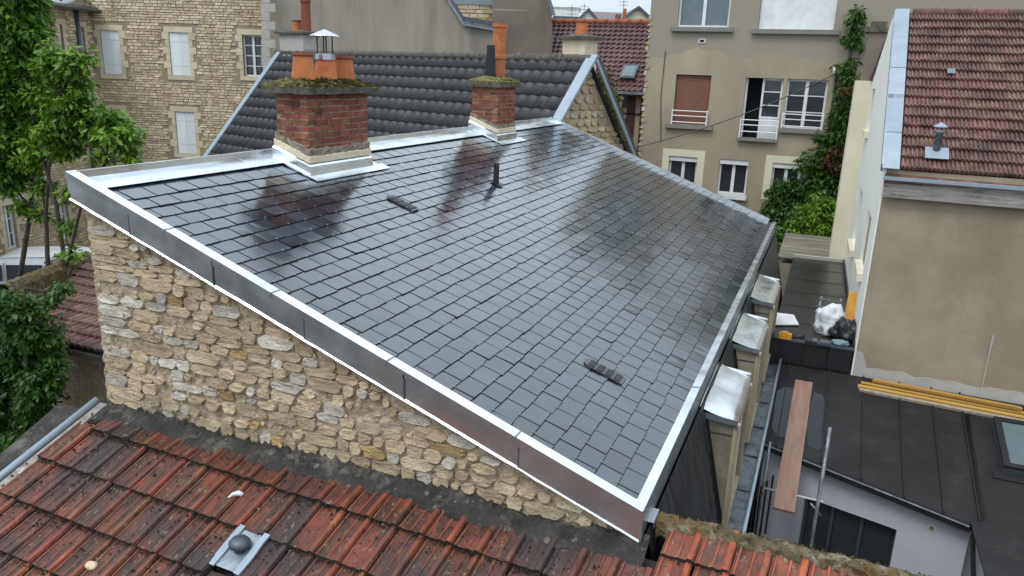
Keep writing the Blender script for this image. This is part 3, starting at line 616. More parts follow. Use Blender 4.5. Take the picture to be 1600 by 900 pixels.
# ---------------------------------------------------------------- steep lower slope, dormers, gutter
b = MB(); nrow = 9; pa, pb = V(XE+.02, 0, 5.36), V(-.44, 0, 4.12); d_ = (pb-pa)/nrow; nn = V(-d_.z, 0, d_.x).normalized(); nn = nn if nn.x > 0 else -nn
rs = random.Random(8)
for k in range(nrow):
    y = 4.08-(.11 if k % 2 else 0)
    while y < 14.5:
        e = min(y+.222, 14.5); s_ = max(y, 4.08)
        q = pa+d_*k; b.obox(V(q.x, s_+.002, q.z)+nn*.002, d_*1.04+nn*(.012+rs.uniform(-.001, .002)), V(0, e-s_-.004, 0), nn*.006); y += .222
stuff(b.build('steep_slates', M['slate_steep'], house))
def dormer(y0, y1):
    b = MB(); b.prism([V(-.72, y0, 5.27), V(-.435, y0, 5.25), V(-.435, y0, 4.10)], V(0, y1-y0, 0)); d = b.build('dormer', M['dormer_cheek'], house)
    b = MB(); cur = [(-.724, 5.348), (-.68, 5.328), (-.62, 5.308), (-.52, 5.286), (-.455, 5.272), (-.42, 5.254), (-.402, 5.228), (-.398, 5.195)]; ny = 9
    for i in range(ny+1):
        f = i/ny; yy = y0-.04+(y1-y0+.08)*f; dz = -.012*abs(2*f-1)**5+.004*math.sin(f*9+y0)
        for (x_, z_) in cur: b.v.append((x_, yy, z_+dz))
    nc = len(cur)
    for i in range(ny):
        for k in range(nc-1): a_ = i*nc+k; b.f.append((a_, a_+1, a_+nc+1, a_+nc)); b.m.append(0)
    zr_ = b.build('zinc_roof', M['zinc'], d, smooth=True)
    MB().obox((-.745, y0-.044, 5.245), (.345, 0, -.03), (0, .004, 0), (0, 0, .05)).build('zinc_edge', M['zinc_soft'], zr_)
    MB().obox((-.74, y1+.03, 5.296), (.33, 0, -.035), (0, .014, 0), (0, 0, .020)).build('zinc_upstand', M['zinc'], zr_)
    for yy in (y0-.005, y1-.10):
        MB().obox((-.434, yy, 4.16), (.030, 0, 0), (0, .105, 0), (0, 0, 1.045)).build('jamb', M['pale_wood'], d)
        MB().obox((-.404, yy+.02, 4.16), (.020, 0, 0), (0, .05, 0), (0, 0, 1.045)).build('jamb', M['pale_wood'], d)
    MB().obox((-.434, y0+.11, 4.20), (.045, 0, 0), (0, y1-y0-.22, 0), (0, 0, .05)).build('sill', M['pale_wood'], d)
    MB().obox((-.434, y0+.11, 5.11), (.034, 0, 0), (0, y1-y0-.22, 0), (0, 0, .09)).build('lintel', M['pale_wood'], d)
    MB().obox((-.434, y0+.115, 4.26), (.008, 0, 0), (0, y1-y0-.23, 0), (0, 0, .84)).build('pane', M['pane'], d)
    MB().obox((-.425, (y0+y1)/2-.03, 4.26), (.016, 0, 0), (0, .06, 0), (0, 0, .84)).build('mullion', M['off_white'], d)
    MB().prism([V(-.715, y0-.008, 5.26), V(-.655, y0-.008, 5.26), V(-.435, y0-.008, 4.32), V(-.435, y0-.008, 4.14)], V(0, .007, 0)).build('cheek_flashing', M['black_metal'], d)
    # a horizontal lead step across the cheek
    MB().obox((-.62, y0-.006, 5.10), (.185, 0, 0), (0, .006, 0), (0, 0, .012)).build('lead_step', M['zinc_dark'], d)
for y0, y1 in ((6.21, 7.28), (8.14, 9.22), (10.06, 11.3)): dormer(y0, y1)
gy0, gy1 = 4.42, 11.55
b = MB(); b.box(-.44, -.255, gy0, gy1, 4.085, 4.10); b.box(-.44, -.43, gy0, gy1, 4.10, 4.19); b.box(-.262, -.255, gy0, gy1, 4.10, 4.19)
for k in range(9): yy = gy0+.4+k*.78; b.box(-.43, -.262, yy, yy+.012, 4.10, 4.115+.002*(k % 3))
gt = b.build('gutter', M['zinc_old'], house)
MB().tube([(-.245, gy0, 4.195), (-.245, gy1, 4.195)], .019, 10).build('gutter_rim', M['zinc_blue'], gt, smooth=True)
b = MB(); b.tube([(-.35, 4.5, 4.09), (-.35, 4.5, .1)], .045, 12); b.build('downpipe', M['zinc_old'], house, smooth=True)

# ================================================================ RED-TILED HOUSE in the foreground
RP0 = V(-5.17, 4.0, 5.33); RPIT = math.radians(26.5); RN = V(0, -math.sin(RPIT), math.cos(RPIT))
red = thing('red_tile_house', 'low house with mossy old red clay tiles along the rubble gable', 'house', (-1.5, 2.6, 0))
b = MB(); yb = 1.6; zb_ = RP0.z-(4-yb)*math.tan(RPIT)-.09
b.add([(-5.6, 4.0, RP0.z-.09), (3.6, 4.0, RP0.z-.09), (3.6, yb, zb_), (-5.9, yb, zb_)], [(0, 3, 2, 1)])
b.build('roof', M['dark_mortar'], red); rroof = red.children[0]
MB().add([(-6.0, 1.62, zb_+.03), (3.6, 1.62, zb_+.03), (3.6, -3.0, zb_+.03-4.62*math.tan(RPIT)), (-6.8, -3.0, zb_+.03-4.62*math.tan(RPIT))], [(0, 3, 2, 1)]).build('lower_roof', M['red_tile'], red)
b = MB(); b.box(-5.5, 3.5, 1.75, 3.98, 0, zb_+.05); b.prism([(-5.5, 1.75, zb_), (-5.5, 3.98, zb_), (-5.5, 3.98, RP0.z-.12)], (9, 0, 0)); b.build('wall', M['grey_render'], red)
r0, r1 = onpl(420, 761, RP0, RN), onpl(420, 841, RP0, RN); DY = r0.y-r1.y
E1 = V(1, -.030, 0); E1.z = E1.y*math.tan(RPIT)
E2 = V(math.tan(math.radians(6)), 1, math.tan(RPIT))        # up the slope, per metre of y
TW = .1975
prof = [(0, .0), (.05, .004), (.08, .012), (.13, .012), (.17, .004), (.45, .005), (.48, .011), (.53, .011), (.56, .005), (.74, .004), (.79, .022), (.93, .022), (.975, .002)]
def red_tile_mesh(name, m, jitter, frac=1.0, L_=None):
    me = MB(); n = len(prof); L = L_ or DY*1.12; rng = random.Random(jitter)
    for (yy, dh) in ((0, .026), (L, -.012)):
        for (s, h) in prof:
            p = E1*(s*TW*frac)+E2*yy+RN*(h+dh); me.v.append(tuple(p+V(0, rng.uniform(-.003, .003) if yy == 0 else 0, 0)))
    for (s, h) in prof: p = E1*(s*TW*frac)+RN*(-.026); me.v.append(tuple(p))
    for i in range(n-1):
        rib = i in (2, 6, 10) or i in (9, 11)
        me.f.append((i, i+1, n+i+1, n+i)); me.m.append(0 if rib else 1); me.f.append((2*n+i, 2*n+i+1, i+1, i)); me.m.append(2)
    me.f.append((2*n, 0, n)); me.f.append((n-1, 3*n-1, 2*n-1)); me.m += [2, 2]
    d = bpy.data.meshes.new(name); d.from_pydata(me.v, [], me.f)
    for q in (m, M['orange_pan'] if m is M['orange_tile'] else M['tile_pan'], M['tile_edge']): d.materials.append(q)
    d.polygons.foreach_set('material_index', me.m); d.update(); return d
tiles_r = [red_tile_mesh('tile', M['red_tile'], i) for i in range(4)]; tiles_o = [red_tile_mesh('tile', M['orange_tile'], i+9) for i in range(4)]
tiles_os = [red_tile_mesh('tile', M['orange_tile'], i+30, L_=.255) for i in range(3)]
tiles_s = [red_tile_mesh('tile', M['red_tile'], i+20, L_=.125+.03*i) for i in range(4)]
rs = random.Random(4); tails = MB()
rowref = r0 - E1*((r0.x-RP0.x)/1.0)      # row 0 tail at x of RP0
def tile_row(k):
    return rowref - E2*(DY*k)
ventp = onpl(377, 862, RP0, RN)
_va, _vb = at(153, 624, y=4.02), at(-60, 793, y=3.05)
def vergex(y): return _va.x+(_vb.x-_va.x)*(y-_va.y)/(_vb.y-_va.y)
for k in range(-1, 8):
    base = tile_row(k)
    for i in range(-4, 46):
        p = base+E1*(TW*i)
        if p.x < vergex(p.y)+.10 or p.x > 3.3: continue
        if k == -1 and p.x < -.62: continue
        if (p+E1*TW*.5+E2*DY*.5-ventp).length < .11: continue
        o = link('tile', rs.choice(tiles_os) if k == -1 else rs.choice(tiles_o) if p.x > -.80 else tiles_s[min(3, int((p.x+5.2)/1.15))] if k == 0 else rs.choice(tiles_r), rroof)
        o.location = p+RN*rs.uniform(-.004, .004); o.rotation_euler = (rs.gauss(0, .012), rs.gauss(0, .012), rs.gauss(0, .010))
        for _ in range(60 if p.x < -.8 else 18):    # moss lumps in the course gaps
            q = p+E1*(TW*rs.random())+E2*rs.gauss(-.010, .010)+RN*rs.uniform(-.016, .022); s_ = rs.uniform(.005, .014)
            a = V(rs.uniform(-1, 1), rs.uniform(-1, 1), rs.uniform(-.3, .3))*s_; c_ = V(rs.uniform(-1, 1), rs.uniform(-1, 1), rs.uniform(.2, 1))*s_
            tails.add([q-a, q+c_, q+a, q-c_*.8+RN*s_], [(0, 1, 2), (0, 2, 3), (0, 3, 1), (1, 3, 2)])
stuff(tails.build('moss', M['tile_edge'], rroof))
M['lichen'] = mat('pale_lichen', [(.3, (.24, .20, .10)), (.7, (.50, .45, .32))], scale=30, rough=1)
lump, lich = MB(), MB()   # loose moss and lichen on the tiles
for _ in range(9000):
    x = rs.uniform(-5.3, 2.8); y = rs.uniform(2.4, 3.86); q = V(x, y, RP0.z-(4-y)*math.tan(RPIT))+RN*.026
    if x < vergex(y)+.1 or (q-ventp).length < .15: continue
    dens = .5+.5*math.sin(x*2.1+y*3.7)*math.sin(y*2.9-x*1.3+1)
    pale = rs.random() < .45
    if rs.random() > (dens if pale else .35+.65*(1-dens)): continue
    s_ = rs.uniform(.002, .0065)*(1 if pale else 1.7)*(1.8 if rs.random() < .06 else 1)
    a = V(rs.uniform(-1, 1), rs.uniform(-1, 1), 0)*s_; a.z = a.y*math.tan(RPIT); c_ = V(rs.uniform(-1, 1), rs.uniform(-1, 1), 0)*s_; c_.z = c_.y*math.tan(RPIT)
    h_ = RN*s_*(.35 if pale else .9)
    (lich if pale else lump).add([q-a-RN*.012, q-c_-RN*.012, q+a-RN*.012, q+c_-RN*.012, q+h_], [(0, 1, 4), (1, 2, 4), (2, 3, 4), (3, 0, 4)])
stuff(lump.build('moss_lumps', M['tile_edge'], rroof)); stuff(lich.build('lichen', M['lichen'], rroof))
# mortar fillet against the rubble gable
b = MB(); n = 160; rng = random.Random(9)
for i in range(n+1):
    x = -5.16+4.48*i/n
    for j, (y, zz) in enumerate(((4.055, 5.335), (4.00, 5.318), (3.945, 5.300), (3.90, 5.282), (3.865, 5.262), (3.86, 5.22))):
        b.v.append((x, y+rng.uniform(-.006, .006)*(j > 0)-(.012*math.sin(x*3.1)+.01*math.sin(x*9))*(j > 2), zz+rng.uniform(-.007, .007)+(.03*math.sin(x*4+1)*math.sin(x*1.3)+rng.uniform(-.02, .02))*(j == 0)))
for i in range(n):
    for j in range(5): a = i*6+j; b.f.append((a, a+1, a+7, a+6)); b.m.append(0)
b.build('mortar_fillet', M['dark_mortar'], red)
# mossy coping wall to the right of the house corner
b = MB(); n = 130; prof2 = ((4.115, 5.33), (4.12, 5.40), (4.135, 5.43), (4.165, 5.445), (4.20, 5.442), (4.25, 5.42), (4.28, 5.38), (4.29, 3.6))
for i in range(n+1):
    x = -.66+4.4*i/n
    for (y, zz) in prof2: b.v.append((x, y+rng.uniform(-.014, .014), zz+rng.uniform(-.013, .013)))
m8 = len(prof2)
for i in range(n):
    for j in range(m8-1): a = i*m8+j; b.f.append((a, a+m8, a+m8+1, a+1)[::-1] if False else (a, a+1, a+m8+1, a+m8)[::-1]); b.m.append(0)
b.f.append(tuple(range(m8))); b.m.append(0)
cop = b.build('coping', M['mossy_coping'], red)
mb = MB()
for _ in range(1500):
    x = rng.uniform(-.6, 3.2); y = rng.uniform(4.12, 4.27); p = V(x, y, 5.444-3.0*(y-4.17)**2+rng.uniform(-.01, .01)); s_ = rng.uniform(.004, .012)
    a = V(rng.uniform(-1, 1), rng.uniform(-1, 1), rng.uniform(-.2, .2))*s_; c_ = V(rng.uniform(-1, 1), rng.uniform(-1, 1), rng.uniform(.4, 1))*s_
    mb.add([p-a, p+c_, p+a, p-c_*.7], [(0, 1, 2), (0, 2, 3), (0, 3, 1)])
stuff(mb.build('moss', M['mossy_coping'], cop))
# left verge gutter
pg, qg = at(153, 624, y=4.02), at(-60, 793, y=3.05)
dg = (qg-pg)
b = MB(); b.tube([pg, pg+dg*1.9], .030, 10); b.build('verge_gutter', M['zinc_blue'], red, smooth=True)
b = MB(); b.obox(pg+V(.035, -.01, -.035), dg*1.9, V(.075, 0, .0), V(0, 0, .02)); b.build('verge_board', M['wood_grey'], red)
# lead-flanged dome vent
pv = ventp
b = MB(); E1n, E2n = E1.normalized(), E2.normalized()
b.obox(pv-E1n*.115-E2n*.14+RN*.016, E1n*.23, E2n*.28, RN*.006); 
tv = b.build('tile_vent', M['lead'], red)
for s_ in (-.125, .08): MB().prism([pv+E1n*(s_+q0)+E2n*q1+RN*.024 for q0, q1 in ((0, -.15), (.045, -.152), (.052, -.03), (.045, .08), (.05, .148), (.005, .15), (.0, .04))], RN*.014).build('flange_roll', M['zinc_blue'], tv)
b = MB(); c_ = pv+RN*.02
b.tube([c_, c_+V(0, 0, .035), c_+V(0, 0, .036), c_+V(0, 0, .06), c_+V(0, 0, .082), c_+V(0, 0, .092)], [.04, .04, .068, .068, .05, .014], 18); o = b.build('dome', M['zinc_dark'], tv, smooth=True)
# small things lying on the tiles
pp = onpl(145, 886, RP0, RN)+RN*.02
rng = random.Random(2); mb = MB()
bm = bmesh.new(); bmesh.ops.create_icosphere(bm, subdivisions=2, radius=.04)
for v_ in bm.verts: v_.co = V(v_.co.x*1.15, v_.co.y*.9, v_.co.z*.6)*rng.uniform(.9, 1.08)
me = bpy.data.meshes.new('stone_chip'); bm.to_mesh(me); bm.free(); me.materials.append(M['st_cream'])
o = link('stone_chip', me); o.location = pp; tag(o, 'pale yellow stone chip lying on the red tiles', 'stone')
pp = onpl(368, 778, RP0, RN)+RN*.026
b = MB(); b.tube([pp+V(.05, .03, .006), pp+V(.015, .022, .012), pp+V(-.012, .0, .008), pp+V(-.014, -.04, .002)], [.014, .02, .012, .006], 8)
tag(b.build('rag_scrap', M['sack'], None, smooth=True), 'small twisted white scrap lying on the red tiles', 'rag')

# ================================================================ GREY-TILED HOUSE behind the ridge
GROT = math.radians(18); GL = V(-math.cos(GROT), math.sin(GROT), 0); GF = V(-math.sin(GROT), -math.cos(GROT), 0)   # along the ridge to the left / down-slope toward us
GPIT = math.radians(49)
GB = at(925, 92, y=17.0)
_d = raydir(440, 80); _k = _d.x/_d.y; GT = (_k*GB.y-GB.x)/(GL.x-_k*GL.y); GA = GB+GL*GT
grey = thing('grey_tile_house', 'house with a steep anthracite tile roof behind the slate roof ridge', 'house', (GB.x-6, GB.y, 0))
GD = GF*math.cos(GPIT)-V(0, 0, 1)*math.sin(GPIT); GN2 = GF*math.sin(GPIT)+V(0, 0, 1)*math.cos(GPIT)
SL = 5.2; GBK = -GF*math.cos(GPIT)-V(0, 0, 1)*math.sin(GPIT)
b = MB(); top0, top1 = GB-V(0, 0, .08), GA-V(0, 0, .08)
b.add([top0, top1, top1+GD*SL, top0+GD*SL], [(0, 1, 2, 3)]); b.add([top0, top1, top1+GBK*SL, top0+GBK*SL], [(0, 3, 2, 1)])
groof = b.build('roof', M['zinc_dark'], grey)
b = MB()
for e, s_ in ((GB, 1), (GA, -1)):
    e = e-GL*(-.12*s_) - V(0, 0, .12)
    b.add([e, e+GD*SL, V((e+GD*SL).x, (e+GD*SL).y, 0), V((e+GBK*SL).x, (e+GBK*SL).y, 0), e+GBK*SL], [(0, 1, 2, 3, 4)])
q0, q1 = GB+GD*SL*.95, GA+GD*SL*.95
b.add([q0, q1, V(q1.x, q1.y, 0), V(q0.x, q0.y, 0)], [(0, 1, 2, 3)])
gwall = b.build('wall', M['mortar'], grey)
# rubble stones on the right-hand gable
rs = random.Random(31); OG = GB+GL*.11; NG = -GL; UG = -GF
t = -3.4
while t < -.15:
    h = rs.uniform(.13, .22); s_ = -3.2
    while s_ < 3.2:
        wv = rs.uniform(.18, .42)
        if abs(s_+wv/2)*math.tan(GPIT)+wv*.6 < -t-h*.5: stone_mesh('stone', V(OG.x, OG.y, OG.z), UG, NG, s_+wv/2, t+h/2, wv-.03, h-.03, .03, rs.choice([M['st_pale'], M['st_cream'], M['st_cream'], M['st_buff']]), gwall, rs, n=8)
        s_ += wv
    t += h
GW, GE_, nw = .30, .36, 8
def grey_tile_verts(o, rng):
    vs_, fs_ = [], []
    L = GE_*1.12; a, c_ = rng.uniform(-.004, .004), rng.uniform(-.004, .004)
    for dd, dh in ((GE_, .030+a), (GE_-L, .006)):
        for i in range(nw+1):
            f = i/nw; h = .028*math.sin(f*2*math.pi-.6)*(.9 if dd > 0 else .8)
            vs_.append(o+GL*(GW*f)+GD*dd+GN2*(h+dh))
    for i in range(nw+1): vs_.append(vs_[i]-GN2*.028)
    n_ = nw+1
    for i in range(nw): fs_ += [(i, i+1, n_+i+1, n_+i)[::-1], (i, 2*n_+i, 2*n_+i+1, i+1)[::-1]]
    return vs_, fs_
cells = [(r_, c_) for r_ in range(14) for c_ in range(int(GT/GW)+1)]
cells = [x for x in cells]
rs = random.Random(12)
def gpos(r_, c_): return GB+GL*(c_*GW+.06)+GD*(r_*GE_+.02)
vis = sorted(cells, key=lambda x: ((gpos(*x)-CAM).length + (100 if x[0] > 9 else 0)))
rest = MB()
for i, cc in enumerate(vis):
    vs_, fs_ = grey_tile_verts(gpos(*cc), rs)
    if i < 300: MB().add(vs_, fs_).build('tile', M['grey_tile'], groof, smooth=True)
    else: rest.add(vs_, fs_)
stuff(rest.build('tiles', M['grey_tile'], groof, smooth=True))
n_ = int(GT/.42)
for i in range(n_+1):
    p = GB+GL*(i*.42)+V(0, 0, -.005+rs.uniform(-.006, .006)); MB().tube([p, p+GL*.40, p+GL*.405, p+GL*.45], [.10, .092, .112, .108], 10).build('ridge_tile', M['grey_ridge'], groof, smooth=True)
def strip(p, d, w_, t_, m, parent, name='verge_trim'): return MB().obox(p, d, w_, t_).build(name, m, parent)
strip(GB-GL*.16-GD*.05+GN2*.03, GD*SL, GL*.26, GN2*.05, M['zinc_blue'], grey)
strip(GA-GL*.06-GD*.05+GN2*.03, GD*SL, GL*.20, GN2*.05, M['zinc_blue'], grey)
GN3 = -GF*math.sin(GPIT)+V(0, 0, 1)*math.cos(GPIT)
strip(GB-GL*.16+GN3*.02, GBK*SL, GL*.10, GN3*.07, M['zinc_dark'], grey)
strip(GB-GL*.18+GN3*-.10, GBK*SL, GL*.05, GN3*.09, M['zinc_blue'], grey)
def plain_chimney(parent, c, wx, wy, z0, z1, m, slabm, pots, ax=V(1, 0, 0), name='chimney'):
    ay = V(-ax.y, ax.x, 0); c = V(*c)
    o = MB().obox(V(c.x, c.y, z0)-ax*wx/2-ay*wy/2, ax*wx, ay*wy, V(0, 0, z1-z0)).build(name, m, parent)
    MB().obox(V(c.x, c.y, z1)-ax*(wx/2+.12)-ay*(wy/2+.1), ax*(wx+.24), ay*(wy+.2), V(0, 0, .06)).build('slab', slabm, o)
    rng = random.Random(int(abs(c.x*100)))
    s = MB(); n1 = 10
    for j in range(n1+1):
        for i in range(n1+1):
            f = min(min(i, n1-i), min(j, n1-j))/(n1/2); q = V(c.x, c.y, z1+.061+.09*f+rng.uniform(-.012, .012))+ax*((wx+.2)*(i/n1-.5))+ay*((wy+.16)*(j/n1-.5)); s.v.append(tuple(q))
    for j in range(n1):
        for i in range(n1): a = j*(n1+1)+i; s.f.append((a, a+1, a+n1+2, a+n1+1)); s.m.append(0)
    s.build('mortar_cap', slabm, o)
    for (dx, dy, r_, h, m2) in pots: pot(o, tuple(V(c.x, c.y, z1+.11)+ax*dx+ay*dy), r_, r_*.95, h, m2)
    return o
pc = GB+GL*.55-GF*.45
cc = at(906, 78, y=pc.y); plain_chimney(grey, (cc.x, pc.y, 0), .62, .5, 7.4, at(906, 62, y=pc.y).z, M['cream_render'], M['slab'], [(.02, 0, .14, .30, M['terracotta'])], ax=-GL)
pl = GA-GL*.9-GF*.3
cc = at(468, 70, y=pl.y); plain_chimney(grey, (cc.x, pl.y, 0), 1.25, .6, 7.2, at(468, 54, y=pl.y).z, M['grey_skirt'], M['slab'], [(-.1, 0, .14, .32, M['terracotta']), (.32, .05, .15, .95, M['terracotta_dark'])], ax=-GL)

# ================================================================ generic window pieces
def panel_window(parent, O, U, N, h, kind, rec=.16, fr='white', glassm='pane', rows=3, cols=2):
    """h=(s0,s1,t0,t1) opening; builds what stands in it, rec behind the wall face"""
    s0, s1, t0, t1 = h; Zv = V(0, 0, 1); P = lambda s, t, d: O+U*s+Zv*t-N*d
    def bx(name, a, b_, c_, d_, depth, th, m, par): return MB().obox(P(a, c_, depth), U*(b_-a), Zv*(d_-c_), N*th).build(name, m, par)
    if kind == 'shutters':
        o = bx('shutter', s0+.01, (s0+s1)/2-.004, t0+.01, t1-.01, .06, .03, M['shutter'], parent); o2 = bx('shutter', (s0+s1)/2+.004, s1-.01, t0+.01, t1-.01, .062, .03, M['shutter'], parent)
        for q, a, b_ in ((o, s0+.01, (s0+s1)/2-.004), (o2, (s0+s1)/2+.004, s1-.01)):
            for k in range(3): f = a+(b_-a)*(k+1)/4; bx('batten_joint', f-.004, f+.004, t0+.02, t1-.02, .032, .004, M['off_white'], q)
            for tt in (.22, .78): bx('hinge', a+.02, b_-.02, t0+(t1-t0)*tt, t0+(t1-t0)*tt+.025, .030, .005, M['off_white'], q)
        return
    if kind == 'roller':
        o = bx('roller_shutter', s0+.01, s1-.01, t0+.01, t1-.01, .12, .03, fr if not isinstance(fr, str) else M[fr], parent)
        n = max(4, int((t1-t0)/.06))
        for k in (range(1, n) if fr != 'white' else ()): bx('slat_line', s0+.02, s1-.02, t0+(t1-t0)*k/n, t0+(t1-t0)*k/n+.004, .09, .0015, M['sill'], o)
        return
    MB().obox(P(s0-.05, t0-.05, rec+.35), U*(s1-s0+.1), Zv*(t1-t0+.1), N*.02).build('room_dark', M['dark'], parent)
    m = M[fr]; w_ = .055
    f = MB()
    f.obox(P(s0, t0, rec), U*w_, Zv*(t1-t0), N*.05); f.obox(P(s1-w_, t0, rec), U*w_, Zv*(t1-t0), N*.05)
    f.obox(P(s0+w_, t0, rec), U*(s1-s0-2*w_), Zv*w_, N*.05); f.obox(P(s0+w_, t1-w_, rec), U*(s1-s0-2*w_), Zv*w_, N*.05)
    o = f.build('window', m, parent)
    lo, hi = s0+w_, s1-w_
    for k in range(1, cols): f_ = lo+(hi-lo)*k/cols; bx('mullion', f_-.045, f_+.045, t0+w_, t1-w_, rec-.004, .05, m, o)
    for k in range(1, rows): f_ = t0+(t1-t0)*k/rows; bx('glazing_bar', lo, hi, f_-.014, f_+.014, rec-.004, .03, m, o)
    for k in range(cols): bx('pane', lo+(hi-lo)*k/cols+.01, lo+(hi-lo)*(k+1)/cols-.01, t0+w_, t1-w_, rec+.015, .012, M[glassm], o)
    return o

# ================================================================ STONE TENEMENT on the left
SU = V(math.cos(math.radians(17)), math.sin(math.radians(17)), 0); SN = SU.cross(V(0, 0, 1)); SN = SN if SN.dot(FWD) < 0 else -SN
SP0 = CAM+raydir(275, 150)*30
SO = V(SP0.x, SP0.y, 0)
def st(px, py): q = onpl(px, py, SP0, SN); return (q-SO).dot(SU), q.z
tene = thing('stone_tenement', 'tall house of small coursed yellow stones with pale shutters', 'building', (SO.x-4, SO.y, 0))
def hole(px0, py0, px1, py1):
    a = st(px0, py0); b_ = st(px1, py1); return (a[0], b_[0], b_[1], a[1])
H1, H2, H3, H4, H5 = hole(156, 47, 192, 117), hole(263, 50, 299, 119), hole(378, 54, 412, 120), hole(172, 172, 198, 240), hole(273, 174, 308, 241)
H6 = (H1[0]-.1, H1[1]-.1, H1[2]-6.2, H1[3]-6.2); H7 = (H2[0], H2[1], H2[2]-6.2, H2[3]-6.2); H8 = (H3[0], H3[1], H3[2]-3.0, H3[3]-3.0)
holes = [H1, H2, H3, H4, H5, H6, H7, H8]
sL, sR = st(148, 60)[0]-.3, st(425, 60)[0]
ztop = 12.5
b = MB(); wall_holes(b, SO, SU, sL, sR, 0, ztop, holes, .25, SN)
b.obox(SO+SU*sL-SN*.3, SU*(sR-sL), -SN*8, V(0, 0, ztop))
twall = b.build('wall', M['ashlar_joint'], tene)
def surround(h, parent, O, U, N):
    s0, s1, t0, t1 = h; w_ = .15
    def bx(a, b_, c_, d_, pr=.02): MB().obox(O+U*a+V(0, 0, c_)-N*.02, U*(b_-a), V(0, 0, d_-c_), N*(pr+.02)).build('dressed_block', M['dressed'], parent)
    bx(s0-w_-.03, s1+w_+.03, t1, t1+.20, .024); bx(s0-w_, s1+w_, t0-.16, t0, .03)
    n = 6; hh = (t1-t0)/n
    for k in range(n):
        e = .12 if k % 2 else 0
        bx(s0-w_-e, s0, t0+hh*k+.006, t0+hh*(k+1)-.006); bx(s1, s1+w_+e, t0+hh*k+.006, t0+hh*(k+1)-.006)
for h in holes: surround(h, tene, SO, SU, SN)
for h, kind in ((H1, 'shutters'), (H2, 'shutters'), (H5, 'shutters'), (H7, 'shutters')): panel_window(tene, SO, SU, SN, h, kind)
for h in (H3, H4, H6, H8): panel_window(tene, SO, SU, SN, h, 'win', rows=4)
def coursed(parent, O, U, N, s0, s1, t0, t1, keep, seed, nmax, zvis, hr=(.075, .13), wr=(.13, .36), m='ashlar'):
    rng = random.Random(seed); cells = []; t = t0
    while t < t1:
        h = rng.uniform(*hr); s = s0+rng.uniform(0, .1)
        while s < s1:
            wv = rng.uniform(*wr)
            if s+wv > s1: break
            if keep(s, s+wv, t, t+h): cells.append((s, wv, t, h))
            s += wv
        t += h
    cells.sort(key=lambda c: -(c[1]*c[3]) + (0 if zvis[0] < c[2] < zvis[1] else 10))
    rest = MB()
    for i, (s, wv, t, h) in enumerate(cells):
        pr = rng.uniform(.008, .035); g_ = .010; i_ = .018
        P = lambda a, c_, d: O+U*a+V(0, 0, 1)*c_+N*d
        j = lambda: rng.uniform(-.008, .008)
        vs_ = [P(s+g_+j(), t+g_+j(), -.01), P(s+wv-g_+j(), t+g_+j(), -.01), P(s+wv-g_+j(), t+h-g_+j(), -.01), P(s+g_+j(), t+h-g_+j(), -.01),
               P(s+i_, t+i_, pr+j()*.5), P(s+wv-i_, t+i_, pr+j()*.5), P(s+wv-i_, t+h-i_, pr+j()*.5), P(s+i_, t+h-i_, pr+j()*.5)]
        fs_ = [(4, 5, 6, 7), (0, 1, 5, 4), (1, 2, 6, 5), (2, 3, 7, 6), (3, 0, 4, 7)]
        if U.cross(V(0, 0, 1)).dot(N) < 0: fs_ = [f[::-1] for f in fs_]
        if i < nmax: MB().add(vs_, fs_).build('stone', M[m], parent)
        else: rest.add(vs_, fs_)
    if rest.v: stuff(rest.build('stones', M[m], parent))
def clear_of(hs, mx=.22, mt=.24, mb_=.2): return lambda a, b_, c_, d_: not any(a < h[1]+mx and b_ > h[0]-mx and c_ < h[3]+mt and d_ > h[2]-mb_ for h in hs)
coursed(twall, SO, SU, SN, sL, sR, 1.0, 12.4, clear_of(holes), 41, 300, (3.5, 10.4))
# projecting wing at the far left, its own oblique face, slate roof and downpipe
WA = onpl(150, 100, SP0, SN); WA = V(WA.x, WA.y, 0)
WBd = CAM+raydir(20, 100)*25.6; WB = V(WBd.x, WBd.y, 0); WU = (WA-WB).normalized(); WLn = (WA-WB).length; WN = WU.cross(V(0, 0, 1)); WN = WN if WN.dot(FWD) < 0 else -WN
WE = WB-WU*5.0; WO = WE
def wt(px, py): q = onpl(px, py, WA, WN); return (q-WO).dot(WU), q.z
def whole(px0, py0, px1, py1): a = wt(px0, py0); b_ = wt(px1, py1); return (a[0], b_[0], b_[1], a[1])
wh = [whole(53, 38, 78, 108), whole(92, 38, 101, 78), whole(124, 42, 135, 84), whole(3, 322, 30, 386), whole(92, 318, 112, 372), whole(60, 180, 85, 245)]
wend = (WA-WO).dot(WU); zev = wt(100, 11)[1]
wingm = MB(); wall_holes(wingm, WO, WU, 0, wend, 0, zev, wh, .22, WN); wing = wingm.build('wing_wall', M['ashlar_joint'], tene)
for h in wh: surround(h, tene, WO, WU, WN)
for i, h in enumerate(wh): panel_window(tene, WO, WU, WN, h, 'win' if i not in (1, 2) else 'roller', fr='white' if i != 1 else 'grey_skirt', rows=3, cols=2, glassm='pane')
h = wh[0]; MB().obox(WO+WU*(h[0]+.05)+V(0, 0, h[3]-.95)-WN*.10, WU*(h[1]-h[0]-.1), V(0, 0, .45), WN*.02).build('blind', M['white'], tene)
coursed(wing, WO, WU, WN, 3.0, wend, .6, zev-.05, clear_of(wh, .2, .25, .2), 43, 120, (4, 10))
b = MB(); e0, e1 = WO+V(0, 0, zev)+WN*.35, WA+V(0, 0, zev)+WN*.35+WU*.25
b.prism([e0, e1, e1-WN*3.2+V(0, 0, 2.2), e0-WN*3.2+V(0, 0, 2.2)], V(0, 0, .09)); b.build('wing_roof', M['slate'], tene)
